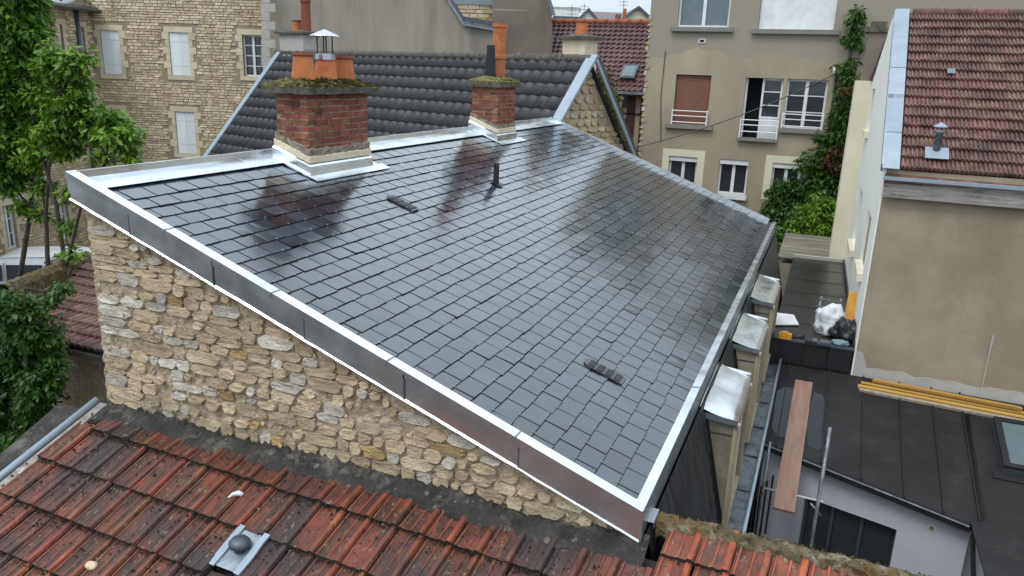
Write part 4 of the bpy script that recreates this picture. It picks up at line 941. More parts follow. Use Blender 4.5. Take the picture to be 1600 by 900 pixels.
b = MB(); b.tube([e0+V(0, 0, -.02)+WN*.05, e1+V(0, 0, -.02)+WN*.05], .07, 8); b.build('wing_gutter', M['zinc_dark'], tene, smooth=True)
dp = WO+WU*wt(117, 30)[0]+WN*.10
b = MB(); b.tube([dp+V(0, 0, zev), dp+V(0, 0, .2)], .07, 10); b.build('downpipe', M['zinc_dark'], tene, smooth=True)

# ================================================================ BLANK RENDERED BUILDINGS in the middle distance
def front_pt(px, py, depth): return CAM+raydir(px, py)*depth
def blank(name, label, px0, px1, top_pts, depth, m, cat='building', thick=6.0):
    """a rendered building whose near wall stands square to the view, wall top given by image points"""
    n_ = V(-_fh.x, -_fh.y, 0); pts = [front_pt(px, py, depth) for px, py in top_pts]
    t = thing(name, label, cat, (pts[0].x, pts[0].y, 0))
    base = [V(p.x, p.y, 0) for p in (pts[-1], pts[0])]
    b = MB(); b.prism(pts+base, -n_*thick); o = b.build('wall', m, t)
    return t, pts, n_
D1 = 27.5
t, pts, n_ = blank('blank_wall_building', 'tall building with a blank stained grey rendered gable wall', 0, 0, [(409, -60), (665, -60), (697, -6), (725, 35), (772, 43)], D1, M['grey_render'])
for (a, c) in (((690, -20), (725, 34)), ((723, 33), (773, 42))):
    p, q = front_pt(*a, D1-.05), front_pt(*c, D1-.05); MB().obox(p+n_*.02, q-p, V(0, 0, .16), n_*.2).build('verge_trim', M['zinc_dark'], t)
    MB().obox(p+n_*.02+V(0, 0, -.14), q-p, V(0, 0, .12), n_*.12).build('verge_trim', M['zinc_blue'], t)
# quoin-like smooth edge on its left side
for k in range(9):
    p = front_pt(409, -10+k*14, D1-.03); MB().obox(p, _rh*(.30 if k % 2 else .5), V(0, 0, .28), n_*.03).build('quoin', M['grey_skirt'], t)
t, pts, n_ = blank('stone_strip_building', 'narrow strip of stone wall under a blue zinc roof edge', 0, 0, [(700, 6), (772, 8)], D1+3.2, M['ashlar_joint'], thick=3)
O2 = V(pts[0].x, pts[0].y, 0); coursed(t.children[0], O2, _rh, n_, 0, (pts[1]-pts[0]).length, pts[0].z-1.0, pts[0].z-.02, lambda *a: True, 47, 120, (0, 20), hr=(.14, .2), wr=(.25, .5))
MB().obox(pts[0]-_rh*.3+n_*.05, _rh*2.4, V(0, 0, .34), -n_*2.5).build('roof', M['zinc_blue'], t)
t, pts, n_ = blank('brown_wall_building', 'windowless brown rendered end wall beside the purple tile roof', 0, 0, [(771, -60), (846, -60), (853, -14), (862, 22), (864, 60)], D1+1.0, M['brown_render2'])
p, q = front_pt(849, -20, D1+.9), front_pt(862, 24, D1+.9); MB().obox(p, q-p, _rh*.14, n_*.15).build('verge_trim', M['zinc_dark'], t)
p, q = front_pt(771, 16, D1+.98), front_pt(824, 18, D1+.98); MB().obox(p, q-p, V(0, 0, .05), n_*.05).build('string_course', M['grey_render'], t)

# ================================================================ PURPLE-BROWN TILE ROOF, half-timbered house
ye, yr = 27.0, 30.2
ph = thing('half_timbered_house', 'small half-timbered house with a purple brown tile roof and skylight', 'house', (-7, 28, 0))
e1_, e0_ = at(1010, 143, y=ye), at(812, 128, y=ye); r1_, r0_ = at(1018, 36, y=yr), at(831, 28, y=yr)
e0_ = V(e0_.x, ye, e1_.z); r0_.z = r1_.z
r0_.x = at(831, 28, y=yr).x; e0_.x = at(800, 137, y=ye).x; e1_.x += 3.0; r1_.x += 3.0
dn = (e1_-r1_); dn.x = 0; plen = dn.length; dn.normalize(); pn = V(1, 0, 0).cross(-dn); pn = pn if pn.z > 0 else -pn
b = MB(); nrows = 15; rh = plen/nrows; x0_, x1_ = r0_.x, r1_.x; wv = .21; nx_ = int((x1_-x0_+1.2)/wv)*4
for k in range(nrows):
    lx = (e0_.x-r0_.x)*k/nrows
    base = len(b.v)
    for f, dh in ((0, 0), (1.08, .05)):
        for i in range(nx_+1):
            x = x0_+lx+i*wv/4; q = V(x, r0_.y, r0_.z)+dn*(rh*(k+f))+pn*(dh+.03*math.sin(i*math.pi/2+.5)); b.v.append(tuple(q))
    for i in range(nx_+1): q = Vector(b.v[base+nx_+1+i])-pn*.05; b.v.append(tuple(q))
    for i in range(nx_):
        a = base+i; n1 = nx_+1; b.f += [(a, a+n1, a+n1+1, a+1), (a+n1, a+2*n1, a+2*n1+1, a+n1+1)]; b.m += [0, 0]
proof = stuff(b.build('roof_tiles', M['purple_tile'], ph, smooth=False))
b = MB(); b.prism([V(x0_, yr, r0_.z-.05), V(x1_, yr, r0_.z-.05), V(x1_, ye+.1, e1_.z-.08), V(e0_.x, ye+.1, e1_.z-.08)], V(0, 0, -.1)); b.prism([V(x0_, yr, r0_.z-.05), V(x1_, yr, r0_.z-.05), V(x1_, yr+3, r0_.z-2.6), V(x0_, yr+3, r0_.z-2.6)], V(0, 0, -.1)); b.build('roof', M['purple_tile'], ph)
for i in range(int((x1_-x0_)/.45)): MB().tube([(x0_+i*.45, yr, r0_.z+.02), (x0_+i*.45+.43, yr, r0_.z+.03)], [.10, .12], 8).build('ridge_tile', M['purple_ridge'], ph, smooth=True)
strip(V(r0_.x-.1, yr, r0_.z+.05), V(e0_.x-r0_.x, ye-yr, e1_.z-r0_.z), V(.22, 0, 0), pn*.05, M['zinc_blue'], ph)
b = MB(); wy = ye+.45
b.box(e0_.x+.2, e1_.x, wy, wy+5, 0, e1_.z-.15); b.build('wall', M['sand_render'], ph)
strip(V(e0_.x, ye-.08, e1_.z-.12), V(e1_.x-e0_.x, 0, 0), V(0, .12, 0), V(0, 0, .1), M['zinc_old'], ph, 'gutter')
def tb(px0, py0, px1, py1, m='timber', name='beam', th=.06):
    a, c = at(px0, py0, y=wy), at(px1, py1, y=wy); return MB().box(min(a.x, c.x), max(a.x, c.x), wy-th, wy-.002, min(a.z, c.z), max(a.z, c.z)).build(name, M[m], ph)
tb(982, 143, 987, 240); tb(957, 175, 1010, 180); tb(955, 143, 960, 240); tb(960, 145, 981, 168, 'pane', 'window', .03); tb(962, 184, 981, 236, 'timber', 'door', .04); tb(1003, 145, 1008, 240)
tb(960, 145, 963, 168, 'timber', 'window_frame', .07); tb(970, 145, 972, 168, 'off_white', 'window_frame', .07)
def onproof(px, py): return onpl(px, py, V(0, ye, e1_.z), pn)+pn*.08
a, c = onproof(968, 126), onproof(998, 110)
MB().obox(V(a.x, a.y, a.z), V(c.x-a.x, 0, 0), -dn*.72, pn*.07).build('skylight_frame', M['zinc_dark'], ph)
MB().obox(V(a.x+.07, a.y, a.z)-dn*.07+pn*.075, V(c.x-a.x-.14, 0, 0), -dn*.58, pn*.01).build('skylight', M['pane_bright'], ph)
for dx in (0, .35):
    a = onproof(833, 72); MB().obox(a+V(dx, 0, 0), V(.3, 0, 0), -dn*.45, pn*.02).build('glass_tile', M['zinc_blue'], ph)

# ================================================================ BEIGE APARTMENT HOUSE
BY = 23.0; BO = V(0, BY, 0); BU = V(1, 0, 0); BN = V(0, -1, 0)
beige = thing('beige_apartment_house', 'beige rendered apartment house with white railings and an ivy-grown corner', 'building', (-2, BY, 0))
def bh(px0, py0, px1, py1): a, c = at(px0, py0, y=BY), at(px1, py1, y=BY); return (a.x, c.x, c.z, a.z)
B1 = bh(1067, -60, 1138, 43); B2 = bh(1196, -60, 1303, 47); B3 = bh(1057, 116, 1104, 196); B4 = bh(1166, 121, 1213, 218); B5 = bh(1231, 123, 1284, 203)
B6 = bh(1046, 243, 1085, 300); B7 = bh(1125, 248, 1164, 306); B8 = bh(1208, 254, 1244, 316)
bxl = at(1009, 110, y=BY).x; bxr = 6.0
b = MB(); wall_holes(b, BO, BU, bxl, bxr, 0, 11.6, [B1, B2, B3, B4, B5, B6, B7, B8], .22, BN)
b.box(bxl, bxr, BY+.8, BY+9, 0, 11.6); b.add([(bxl, BY, 0), (bxl, BY+.8, 0), (bxl, BY+.8, 11.6), (bxl, BY, 11.6)], [(0, 3, 2, 1)])
b.build('wall', M['beige_wall'], beige)
# ragged stones showing at the left corner
rs = random.Random(77)
for k in range(34):
    zz = 4.0+k*.17; MB().obox((bxl-.03+rs.uniform(-.02, .02), BY-.025, zz), (rs.uniform(.05, .13), 0, 0), (0, .3, 0), (0, 0, rs.uniform(.04, .13))).build('corner_stone', M['st_buff'] if k % 3 else M['st_pale'], beige)
panel_window(beige, BO, BU, BN, B1, 'win', rows=1, cols=2, glassm='pane_bright'); panel_window(beige, BO, BU, BN, B2, 'roller', fr='white'); panel_window(beige, BO, BU, BN, B3, 'roller', fr='rust_shutter')
panel_window(beige, BO, BU, BN, B5, 'win', rows=3, cols=2)
s0, s1, t0, t1 = B4
panel_window(beige, BO, BU, BN, ((s0+s1)/2-.05, s1, t0+.55, t1), 'win', rows=3, cols=1)
MB().box((s0+s1)/2-.04, s1, BY+.12, BY+.17, t0, t0+.55).build('door_panel', M['white'], beige)
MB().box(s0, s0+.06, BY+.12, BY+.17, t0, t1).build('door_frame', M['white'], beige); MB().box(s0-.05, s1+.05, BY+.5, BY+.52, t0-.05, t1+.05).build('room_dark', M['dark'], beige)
for h in (B6, B7, B8): panel_window(beige, BO, BU, BN, h, 'win', rows=1, cols=2); MB().box(h[0]+.005, h[1]-.005, BY+.03, BY+.16, h[3]-.14, h[3]-.005).build('roller_box', M['white'], beige)
for h in (B6, B8):
    for a, c, d, e in ((h[0]-.2, h[0], h[2], h[3]+.2), (h[1], h[1]+.2, h[2], h[3]+.2), (h[0], h[1], h[3], h[3]+.2)): MB().box(a, c, BY-.012, BY+.01, d, e).build('window_surround', M['cream_wall'], beige)
for h, e in ((B1, .15), (B2, .15), (B3, .18), (B5, .06), (B7, .05)): MB().box(h[0]-e, h[1]+e, BY-.12, BY+.1, h[2]-.12, h[2]-.002).build('sill', M['sill'] if h is not B7 else M['white'], beige)
for h in (B3, B4, B5):
    rl = None
    for k, zz in enumerate((h[2]+.06, h[2]+.24, h[2]+.38)):
        if h is B4: zz += .12
        o = MB().tube([(h[0]-.02, BY-.10, zz), (h[1]+.02, BY-.10, zz)], .016, 6)
        o = o.build('railing', M['white'], beige)
    for x in (h[0]-.02, h[1]-.02): MB().box(x, x+.035, BY-.115, BY-.085, h[2]-.02, h[2]+(.42 if h is not B4 else .52)).build('railing_post', M['white'], beige)
MB().box(B4[0]-.04, B4[1]+.02, BY-.14, BY+.1, B4[2]-.08, B4[2]).build('sill', M['sill'], beige)
a = at(1097, 64, y=BY); MB().box(a.x-.10, a.x+.10, BY-.02, BY, a.z-.06, a.z+.06).build('vent_plate', M['off_white'], beige); MB().box(a.x-.06, a.x+.06, BY-.026, BY-.021, a.z-.03, a.z+.03).build('vent_grille', M['dark'], beige)
p1, p2 = at(1306, 122, y=BY), at(1288, 250, y=BY); MB().tube([(p1.x, BY-.05, p1.z), (p2.x, BY-.05, p2.z)], .022, 6).build('wall_conduit', M['zinc_dark'], beige)
MB().tube([(p1.x, BY-.3, p1.z+.15), (p1.x, BY-.05, p1.z+.1), (p1.x, BY-.02, p1.z-.1)], [.03, .03, .04], 8).build('cable_bracket', M['zinc_dark'], beige)
o = MB().tube([(p1.x-.04, BY-.22, p1.z+.12), (p1.x-.04, BY-.22, p1.z+.28)], [.075, .06], 10).build('insulator', M['white'], beige, smooth=True)
a, c = at(1040, 80, y=BY), at(1033, 222, y=BY); MB().tube([(a.x, BY-.02, a.z), (a.x-.02, BY-.02, (a.z+c.z)/2), (c.x, BY-.02, c.z)], .012, 5).build('wall_cable', M['zinc_dark'], beige)
ca, cb = V(p1.x-.04, BY-.25, p1.z+.1), at(985, 232, y=21.0)
pts = [ca.lerp(cb, i/16)-V(0, 0, .55*4*(i/16)*(1-i/16)*.35) for i in range(17)]
tag(MB().tube(pts, .014, 5).build('overhead_cable', M['black'], None), 'thin black cable sagging from the beige facade', 'cable')

# ================================================================ FAR SKYLINE
def far_house(px0, px1, py_e, py_r, d, wallm, roofm, label, gable=False, hip=0, cat='house', flat_=False):
    a, c = front_pt(px0, py_e, d), front_pt(px1, py_e, d); c.z = a.z; zr_ = front_pt((px0+px1)/2, py_r, d).z
    t = thing('far_house', label, cat, (a.x, a.y, 0), 'distant houses on the skyline'); back = _fh*7; Uh = (c-a)
    b = MB(); b.prism([V(a.x, a.y, 0), V(c.x, c.y, 0), c, a], back); b.build('wall', wallm, t)
    if flat_: MB().obox(a-_rh*.2+V(0, 0, .002), Uh+_rh*.4, back, V(0, 0, .25)).build('roof', roofm, t); return t
    if gable:
        m = (a+c)/2; m.z = zr_; MB().prism([a, c, m], back).build('gable_wall', wallm, t)
        for p in (a, c): MB().prism([p-_fh*.2, m-_fh*.2, m-_fh*.2+V(0, 0, .2), p-_fh*.2+V(0, 0, .2)], back+_fh*.3).build('roof', roofm, t)
    else:
        r_ = back*.5; z_ = V(0, 0, zr_-a.z); p = [a-_fh*.3, c-_fh*.3, c+r_+z_-Uh*hip, a+r_+z_+Uh*hip]; MB().prism(p, V(0, 0, .15)).build('roof', roofm, t)
        MB().prism([a+back+_fh*.3, c+back+_fh*.3, c+r_+z_-Uh*hip, a+r_+z_+Uh*hip], V(0, 0, .15)).build('roof', roofm, t)
        if hip:
            for q, s_ in ((0, 1), (1, -1)): e = (a, c)[q]; MB().prism([e-_fh*.3, e+back+_fh*.3, (a, c)[q]+r_+z_+Uh*hip*s_], V(0, 0, .14)).build('roof', roofm, t)
    return t
far_house(850, 905, 14, 2, 75, M['far_white'], M['grey_skirt'], 'distant tall white flat-roofed block on the skyline', flat_=True)
far_house(868, 912, 30, 20, 62, M['far_cream'], M['zinc_dark'], 'distant low pale block with a grey roof edge', flat_=True)
far_house(903, 934, 33, 17, 56, M['far_white'], M['zinc_dark'], 'distant white house showing a pointed gable', gable=True)
far_house(926, 985, 33, 17, 60, M['far_white'], M['purple_tile'], 'distant house with a broad purple roof', hip=.05)
far_house(970, 1022, 34, 14, 55, M['far_cream'], M['zinc_dark'], 'distant cream house with a pointed gable beside the beige facade', gable=True)
t = thing('far_chimney', 'distant brick chimney stack between two gables on the skyline', 'chimney', front_pt(965, 32, 54))
p = front_pt(962, 34, 54); MB().obox(V(p.x, p.y, 3), _rh*.9, _fh*.6, V(0, 0, p.z-3)).build('stack', M['far_cream'], t)
MB().obox(V(p.x, p.y, p.z), _rh*.35, _fh*.5, V(0, 0, .5)).build('pot', M['brick'], t); MB().obox(V(p.x, p.y, p.z)+_rh*.5, _rh*.22, _fh*.3, V(0, 0, .9)).build('pot', M['terracotta'], t)
for i, (px, top, bot, lab) in enumerate(((893, 8, 34, 'thin roof aerial with crossbars above the white gable'), (974, -6, 30, 'tall thin roof aerial mast beside the far chimney'), (912, 6, 32, 'thin aerial mast left of the pointed white gable'))):
    p, q = front_pt(px, bot, 53), front_pt(px+1, top, 53); mb = MB(); mb.tube([p, q], .025, 5)
    for k in range(3): c = q-V(0, 0, .15+.22*k); mb.tube([c-_rh*.3, c+_rh*.3], .014, 4)
    tag(mb.build('roof_aerial', M['zinc_dark'], None), lab, 'antenna')

# ================================================================ BROWN-RENDERED HOUSE on the right
KX, KY, KZ = .70, 11.0, at(1382, 262, y=11.0).z
KYR = 14.0; KZR = at(1450, 22, y=KYR).z; KSL = math.atan((KZR-KZ)/(KYR-KY))
kh = thing('brown_render_house', 'house with brown rendered front, white gable side and ribbed brown tile roof', 'house', (4, 13, 0))
KR = math.radians(-1.2); KU = V(math.cos(KR), math.sin(KR), 0); KXE = 9.0
zb0 = 4.0; zbase = 4.13
b = MB(); b.obox((KX, KY+.012, 0), KU*KXE, (0, 5.6, 0), (0, 0, KZ-.02)); b.build('wall', M['brown_wall'], kh)
MB().box(KX+.2, KX+KXE, 14.3, 16.7, KZ-.5, 8.0).build('rear_wall', M['white_wall'], kh)
rs = random.Random(17); pts = [V(KX-.012, KY+.002, zbase-.05)+KU*KXE, V(KX-.012, KY+.002, zbase-.05), V(KX-.012, KY+.002, zbase+.36), V(KX+.10, KY+.002, zbase+.34), V(KX+.15, KY+.002, zbase+.20)]
for i in range(60): pts.append(V(KX+.17, KY+.002, zbase+.125+rs.uniform(-.012, .03)+.03*(rs.random() < .12))+KU*(i*(KXE-.2)/59))
MB().prism(pts, V(0, .03, 0)).build('skirt', M['grey_skirt'], kh)
sp = at(1552, 522, y=KY); sq = at(1530, 606, y=KY)
MB().prism([V(sp.x-.012, KY-.03, sp.z), V(sp.x+.014, KY-.03, sp.z-.02), V(sp.x+.004, KY-.03, (sp.z+sq.z)/2), V(sq.x+.03, KY-.03, sq.z), V(sq.x+.015, KY-.03, sq.z), V(sp.x-.010, KY-.03, (sp.z+sq.z)/2)], V(0, .06, 0)).build('render_run', M['grey_skirt'], kh)
# white gable side with slit windows
gz = lambda y: KZ+(min(y-KY, 2*KYR-KY-y))*math.tan(KSL)
gx = KX-.01
GSU = V(-.0175, 1, 0).normalized(); GSN = V(-1, -.0175, 0).normalized(); WGO = V(gx, KY, 0)
S = [(3.45, 4.5, 5.22, 6.2), (.85, 1.75, 5.40, 6.2)]
b = MB(); wall_holes(b, WGO, GSU, 0, 5.95, 3.5, KZ, S, .12, GSN)
gp = lambda y, z_: WGO+GSU*(y-KY)+V(0, 0, z_)
KZB = 8.12; zt = KZR+(KZB-KZR)*(15.2-KYR)/(16.95-KYR)
S2 = (4.65, 5.45, 7.2, 7.95); wall_holes(b, WGO, GSU, 4.2, 5.95, KZ, 8.05, [S2], .12, GSN); S.append(S2)
b.add([gp(KY, KZ), gp(15.2, KZ), gp(15.2, zt), gp(KYR, KZR)], [(0, 3, 2, 1)]); b.add([gp(15.2, 8.05), gp(16.95, 8.05), gp(16.95, KZB), gp(15.2, zt)], [(0, 3, 2, 1)]); b.add([gp(KY, 3.5), gp(KY, KZ), V(KX+.01, KY+.001, KZ), V(KX+.01, KY+.001, 3.5)], [(0, 1, 2, 3)])
b.build('gable_wall', M['white_wall'], kh)
for h in S:
    MB().obox(WGO+GSU*(h[0]-.02)-GSN*.12+V(0, 0, h[2]-.02), GSU*(h[1]-h[0]+.04), -GSN*.02, V(0, 0, h[3]-h[2]+.04)).build('slit_window', M['plank'], kh)
    MB().obox(WGO+GSU*(h[0]-.06)-GSN*.02+V(0, 0, h[2]-.12), GSU*(h[1]-h[0]+.12), GSN*.09, V(0, 0, .115)).build('sill', M['cream_wall'], kh)
# roof tiles: rows climb from the eave
KD = V(0, -math.cos(KSL), -math.sin(KSL)); KN = V(0, -math.sin(KSL), math.cos(KSL)); klen = (KYR-KY)/math.cos(KSL)
b = MB(); b.prism([V(KX, KYR, KZR-.06), V(KX, KY-.12, KZ-.16), V(KX+KXE, KY-.12, KZ-.16), V(KX+KXE, KYR, KZR-.06)], -KN*.08); b.prism([V(KX-.05, KYR, KZR+.02), V(KX-.16, 17.05, 8.16), V(KX+KXE, 17.05, 8.16), V(KX+KXE, KYR, KZR+.02)], V(0, 0, -.08)); kroof = b.build('roof', M['brown_tile'], kh)
KW, KEX = .205, klen/17.0
def brown_tile(o, rng):
    ribs = 4; pr = []
    for r_ in range(ribs): pr += [(r_+(.08 if r_ else -.04), .0), (r_+.28, .022), (r_+.62, .022), (r_+(.82 if r_ < 3 else 1.0), .0)]
    n1 = len(pr); vs_ = []; a = rng.uniform(-.005, .005)
    for dd, dh in ((0, .045+a), (-KEX*1.1, .002)):
        for (f, h) in pr: vs_.append(o+V(1, 0, 0)*(KW*f/ribs)+KD*dd+KN*(h+dh))
    for i in range(n1): vs_.append(vs_[i]-KN*.05)
    fs_ = []
    for i in range(n1-1): fs_ += [(i, i+1, n1+i+1, n1+i), (i, 2*n1+i, 2*n1+i+1, i+1)]
    return vs_, fs_
rs = random.Random(15); cells = []
for k in range(17):
    for i in range(40): cells.append((k, i))
cells.sort(key=lambda c: c[1]*.5 if c[1] < 20 else c[1]*10)
rest = MB()
for i, (k, c) in enumerate(cells):
    o = V(KX+.165+c*KW+(KW/2 if k % 2 else 0)*0, KYR, KZR)+KD*(KEX*(k+1)+.02)
    vs_, fs_ = brown_tile(o, rs)
    if i < 300: MB().add(vs_, fs_).build('tile', M['brown_tile'], kroof)
    else: rest.add(vs_, fs_)
stuff(rest.build('tiles', M['brown_tile'], kroof))
for i in range(18): MB().tube([(KX+.2+i*.42, KYR, KZR+.01), (KX+.2+i*.42+.38, KYR, KZR+.015), (KX+.2+i*.42+.385, KYR, KZR+.015), (KX+.2+i*.42+.43, KYR, KZR+.015)], [.075, .075, .095, .095], 8).build('ridge_tile', M['brown_tile'], kroof, smooth=True)
for k in range(5):
    a = klen*k/5; MB().obox(V(KX-.05, KYR, KZR)+KD*(a-.03)+KN*(.06-.004*k), V(.20, 0, 0), KD*(klen/5+.10), KN*(.012+.004*(k % 2))).build('verge_flashing', M['zinc_blue'], kh)
MB().obox(V(KX-.06, KYR, KZR)+KN*-.06, V(.03, 0, 0), KD*klen, KN*.12).build('verge_side', M['zinc_blue'], kh)
MB().obox(V(KX-.02, KY-.16, KZ-.135), KU*KXE, (0, .05, 0), (0, 0, .04)).build('gutter_lip', M['zinc_blue'], kh)
for k in range(3): MB().obox(V(KX+.0, KY-.10, KZ-.36)+KU*(k*3.0+.004), KU*2.99, (0, .04, 0), (0, 0, .21)).build('fascia_board', M['wood_grey'], kh)
MB().obox(V(KX+.0, KY-.06, KZ-.20), KU*KXE, (0, .2, 0), (0, 0, .05)).build('soffit', M['wood_grey'], kh)
vp_ = onpl(1463, 236, V(0, KYR, KZR)+KN*.06, KN)
v_ = MB().obox(vp_-V(.13, 0, 0)+KN*.01-KD*.05, V(.27, 0, 0), KD*.22, KN*.012).build('pipe_flange', M['zinc_blue'], kh)
MB().tube([vp_, vp_+V(0, 0, .22), vp_+V(0, 0, .225), vp_+V(0, 0, .27)], [.045, .04, .055, .055], 12).build('vent_pipe', M['zinc_old'], v_, smooth=True)
MB().tube([vp_+V(0, 0, .30), vp_+V(0, 0, .31), vp_+V(0, 0, .36)], [.085, .083, .008], 12).build('vent_cap', M['zinc_blue'], v_)
MB().obox(onpl(1480, 108, V(0, KYR, KZR)+KN*.07, KN), V(.10, 0, 0), KD*.11, KN*.012).build('glass_tile', M['pane_bright'], kh)
# cream pier with dark chimney at the far end of the white side
ca_, cb_ = at(1297, 405, z=4.5), at(1321, 408, z=4.5)
pier = thing('cream_pier', 'cream rendered wall end with a dark chimney rising above it', 'wall', (ca_.x+.15, 16.95, 0))
cz1 = at(1350, 126, y=16.95).z
MB().box(ca_.x-.02, cb_.x+.25, 16.92, 18.4, 3.5, cz1).build('wall', M['cream_wall'], pier)
c1 = MB().box(ca_.x+.08, ca_.x+.40, 17.0, 17.6, cz1+.002, at(1355, 50, y=17).z).build('chimney', M['brown_render2'], pier)
zc = at(1355, 50, y=17).z
MB().box(ca_.x+.03, ca_.x+.45, 16.95, 17.65, zc+.002, zc+.08).build('cap', M['slab'], c1); MB().box(ca_.x+.10, ca_.x+.38, 17.02, 17.58, zc+.082, zc+.2).build('cap', M['slab'], c1)
# yellow-tiled roof and chimney behind the ridge
yh = thing('yellow_roof_house', 'ochre tiled roof peeping over the brown tile ridge with a stone chimney', 'house', (5, 30, 0))
pa = front_pt(1378, 22, 26); pa.z = front_pt(1378, 34, 26).z
MB().obox(V(pa.x, pa.y, 2), V(9, 0, 0), V(0, 6, 0), V(0, 0, pa.z-2)).build('wall', M['grey_render'], yh); MB().prism([pa+V(-.2, -.3, 0), pa+V(9, -.3, 0), pa+V(9, 3, 1.1), pa+V(-.2, 3, 1.1)], V(0, 0, .12)).build('roof', M['yellow_roof'], yh)
p = front_pt(1472, 14, 25); MB().obox(V(p.x, p.y, 4), V(.95, 0, 0), V(0, .6, 0), V(0, 0, p.z+.5-4)).build('chimney', M['grey_render'], yh)
p = front_pt(1452, 8, 25); MB().obox(V(p.x, p.y, p.z-.5), V(.3, 0, 0), V(0, .3, 0), V(0, 0, .6)).build('chimney_pot', M['slab'], yh)

# ================================================================ TERRACE ROOF and what lies on it
TZ = 4.5
terr = thing('flat_roof_annex', 'low annex with a wet black flat roof between the two houses', 'annex', (.2, 14, 0))
MB().prism([(-.40, 11.02, TZ), (.68, 11.02, TZ), (.585, 16.7, TZ), (-.40, 16.7, TZ)], (0, 0, -1.4)).build('flat_roof', M['wet_roof'], terr)
for k in range(3): MB().box(-.27+.32*k, -.02+.32*k+.04, 11.0, 11.018, 4.16, TZ-.02).build('riser_panel', M['black_metal'], terr)
MB().box(-.27, .69, 10.985, 11.06, TZ-.018, TZ+.012).build('edge_trim', M['zinc_dark'], terr)
MB().box(-.40, .672, 16.701, 16.78, TZ-.1, TZ+.06).build('parapet', M['grey_skirt'], terr)
for k in range(5): MB().box(-.36, .57, 11.9+.95*k, 11.93+.95*k, TZ+.001, TZ+.006).build('membrane_lap', M['wet_roof'], terr)
MB().obox((.655, 11.1, TZ+.001), (.02, 0, 0), (-.098, 5.6, 0), (0, 0, .08)).build('upstand', M['black_metal'], terr)
shed2 = thing('board_roof_shed', 'low shed with a grey wet board roof beyond the flat roof', 'shed', (-.2, 18, 0))
for k in range(8):
    y = 16.95+k*.30; MB().obox((-.72, y, 4.40+.012*k), (1.10, 0, 0), (0, .292, .008), (0, 0, .03)).build('roof_board', M['wood_deck'], shed2)
MB().box(-.68, .34, 17.0, 19.3, 0, 4.28).build('wall', M['grey_render'], shed2)

def crumpled(name, c, r, seed, m, label, cat, sub=3, amp=.18, sx=1, sy=1, sz=1):
    rng = random.Random(seed); bm = bmesh.new(); bmesh.ops.create_icosphere(bm, subdivisions=sub, radius=1)
    from mathutils import noise as N_
    for v_ in bm.verts:
        n_ = (abs(N_.noise(v_.co*4.2+V(0, seed, 0)))-.2)*amp*.7+N_.noise(v_.co*1.7+V(seed, 0, 0))*amp+N_.noise(v_.co*5+V(seed, 3, 0))*amp*.4+abs(N_.noise(V(v_.co.x*3, v_.co.y*3, v_.co.z*.8)*2+V(seed, 9, 0)))*amp*.6
        p = v_.co*(1+n_); p.z = max(p.z, -.75); v_.co = V(p.x*r*sx, p.y*r*sy, (p.z+.75)*r*sz)
    me = bpy.data.meshes.new(name); bm.to_mesh(me); bm.free(); me.materials.append(m)
    o = link(name, me); o.location = c; me.polygons.foreach_set('use_smooth', [True]*len(me.polygons)); return tag(o, label, cat)
p = at(1292, 526, z=TZ)
crumpled('white_sack', (p.x, p.y+.2, TZ), .21, 3, M['sack'], 'full crumpled white sack standing on the black flat roof', 'bag', amp=.34, sz=1.1, sub=4)
fr = thing('folding_frame', 'small grey metal folding frame leaning behind the white sack', 'frame', (p.x-.2, p.y+.5, TZ))
fx, fy = p.x-.20, p.y+.42
for (x0, x1) in ((0, .03), (.27, .30)): MB().obox((fx+x0, fy, TZ), (.025, 0, 0), (0, .025, 0), (.05, .22, .42)).build('upright', M['zinc_old'], fr)
for k in range(4): MB().obox((fx+.01*k, fy+.05*k+.02, TZ+.08+.10*k), (.30, 0, 0), (0, .02, 0), (0, 0, .02)).build('rung', M['zinc_old'], fr)
p = at(1322, 515, z=TZ)
b = MB(); b.obox((p.x-.06, p.y+.0, TZ), (.13, 0, 0), (0, .10, 0), (.03, .25, .50)); tag(b.build('insulation_board', M['orange_foam'], None), 'orange insulation board leaning on the white wall behind black bags', 'board')
p = at(1312, 532, z=TZ); crumpled('black_bag', (p.x+.06, p.y+.08, TZ), .17, 5, M['black'], 'shiny black rubbish bag slumped beside the white sack', 'bag', amp=.4, sx=1.0, sz=.95, sub=4)
p = at(1277, 537, z=TZ)
b = MB(); b.box(p.x-.16, p.x+.0, p.y-.07, p.y+.10, TZ+.012, TZ+.045); tag(b.build('slate_stack', M['slate'], None), 'small flat stack of dark slates on the flat roof edge', 'slates')
b = MB()
for k in range(3): b.box(p.x+.02+.004*k, p.x+.17-.003*k, p.y-.08+.006*k, p.y+.09, TZ+.013+.012*k, TZ+.024+.012*k)
tag(b.build('slate_offcuts', M['zinc_dark'], None), 'grey square offcuts stacked beside the dark slates', 'slates')
p = at(1312, 541, z=TZ)
crumpled('teal_cloth', (p.x, p.y+.05, TZ+.012), .10, 6, M['teal'], 'folded blue green cloth by the flat roof corner', 'cloth', amp=.3, sx=1.2, sy=.8, sz=.35)
p = at(1227, 531, z=TZ)
b = MB(); b.obox((p.x-.09, p.y-.03, TZ+.014), (.17, .02, 0), (-.01, .10, 0), (0, 0, .07)); b.obox((p.x-.06, p.y-.02, TZ+.085), (.09, .02, 0), (-.01, .06, 0), (0, 0, .03)); tag(b.build('wood_block', M['orange_foam'], None), 'orange brown wood block at the left end of the flat roof edge', 'block')
p = at(1250, 532, z=TZ)
gr = thing('hand_grinder', 'small black hand tool lying on the flat roof edge', 'tool', (p.x, p.y, TZ))
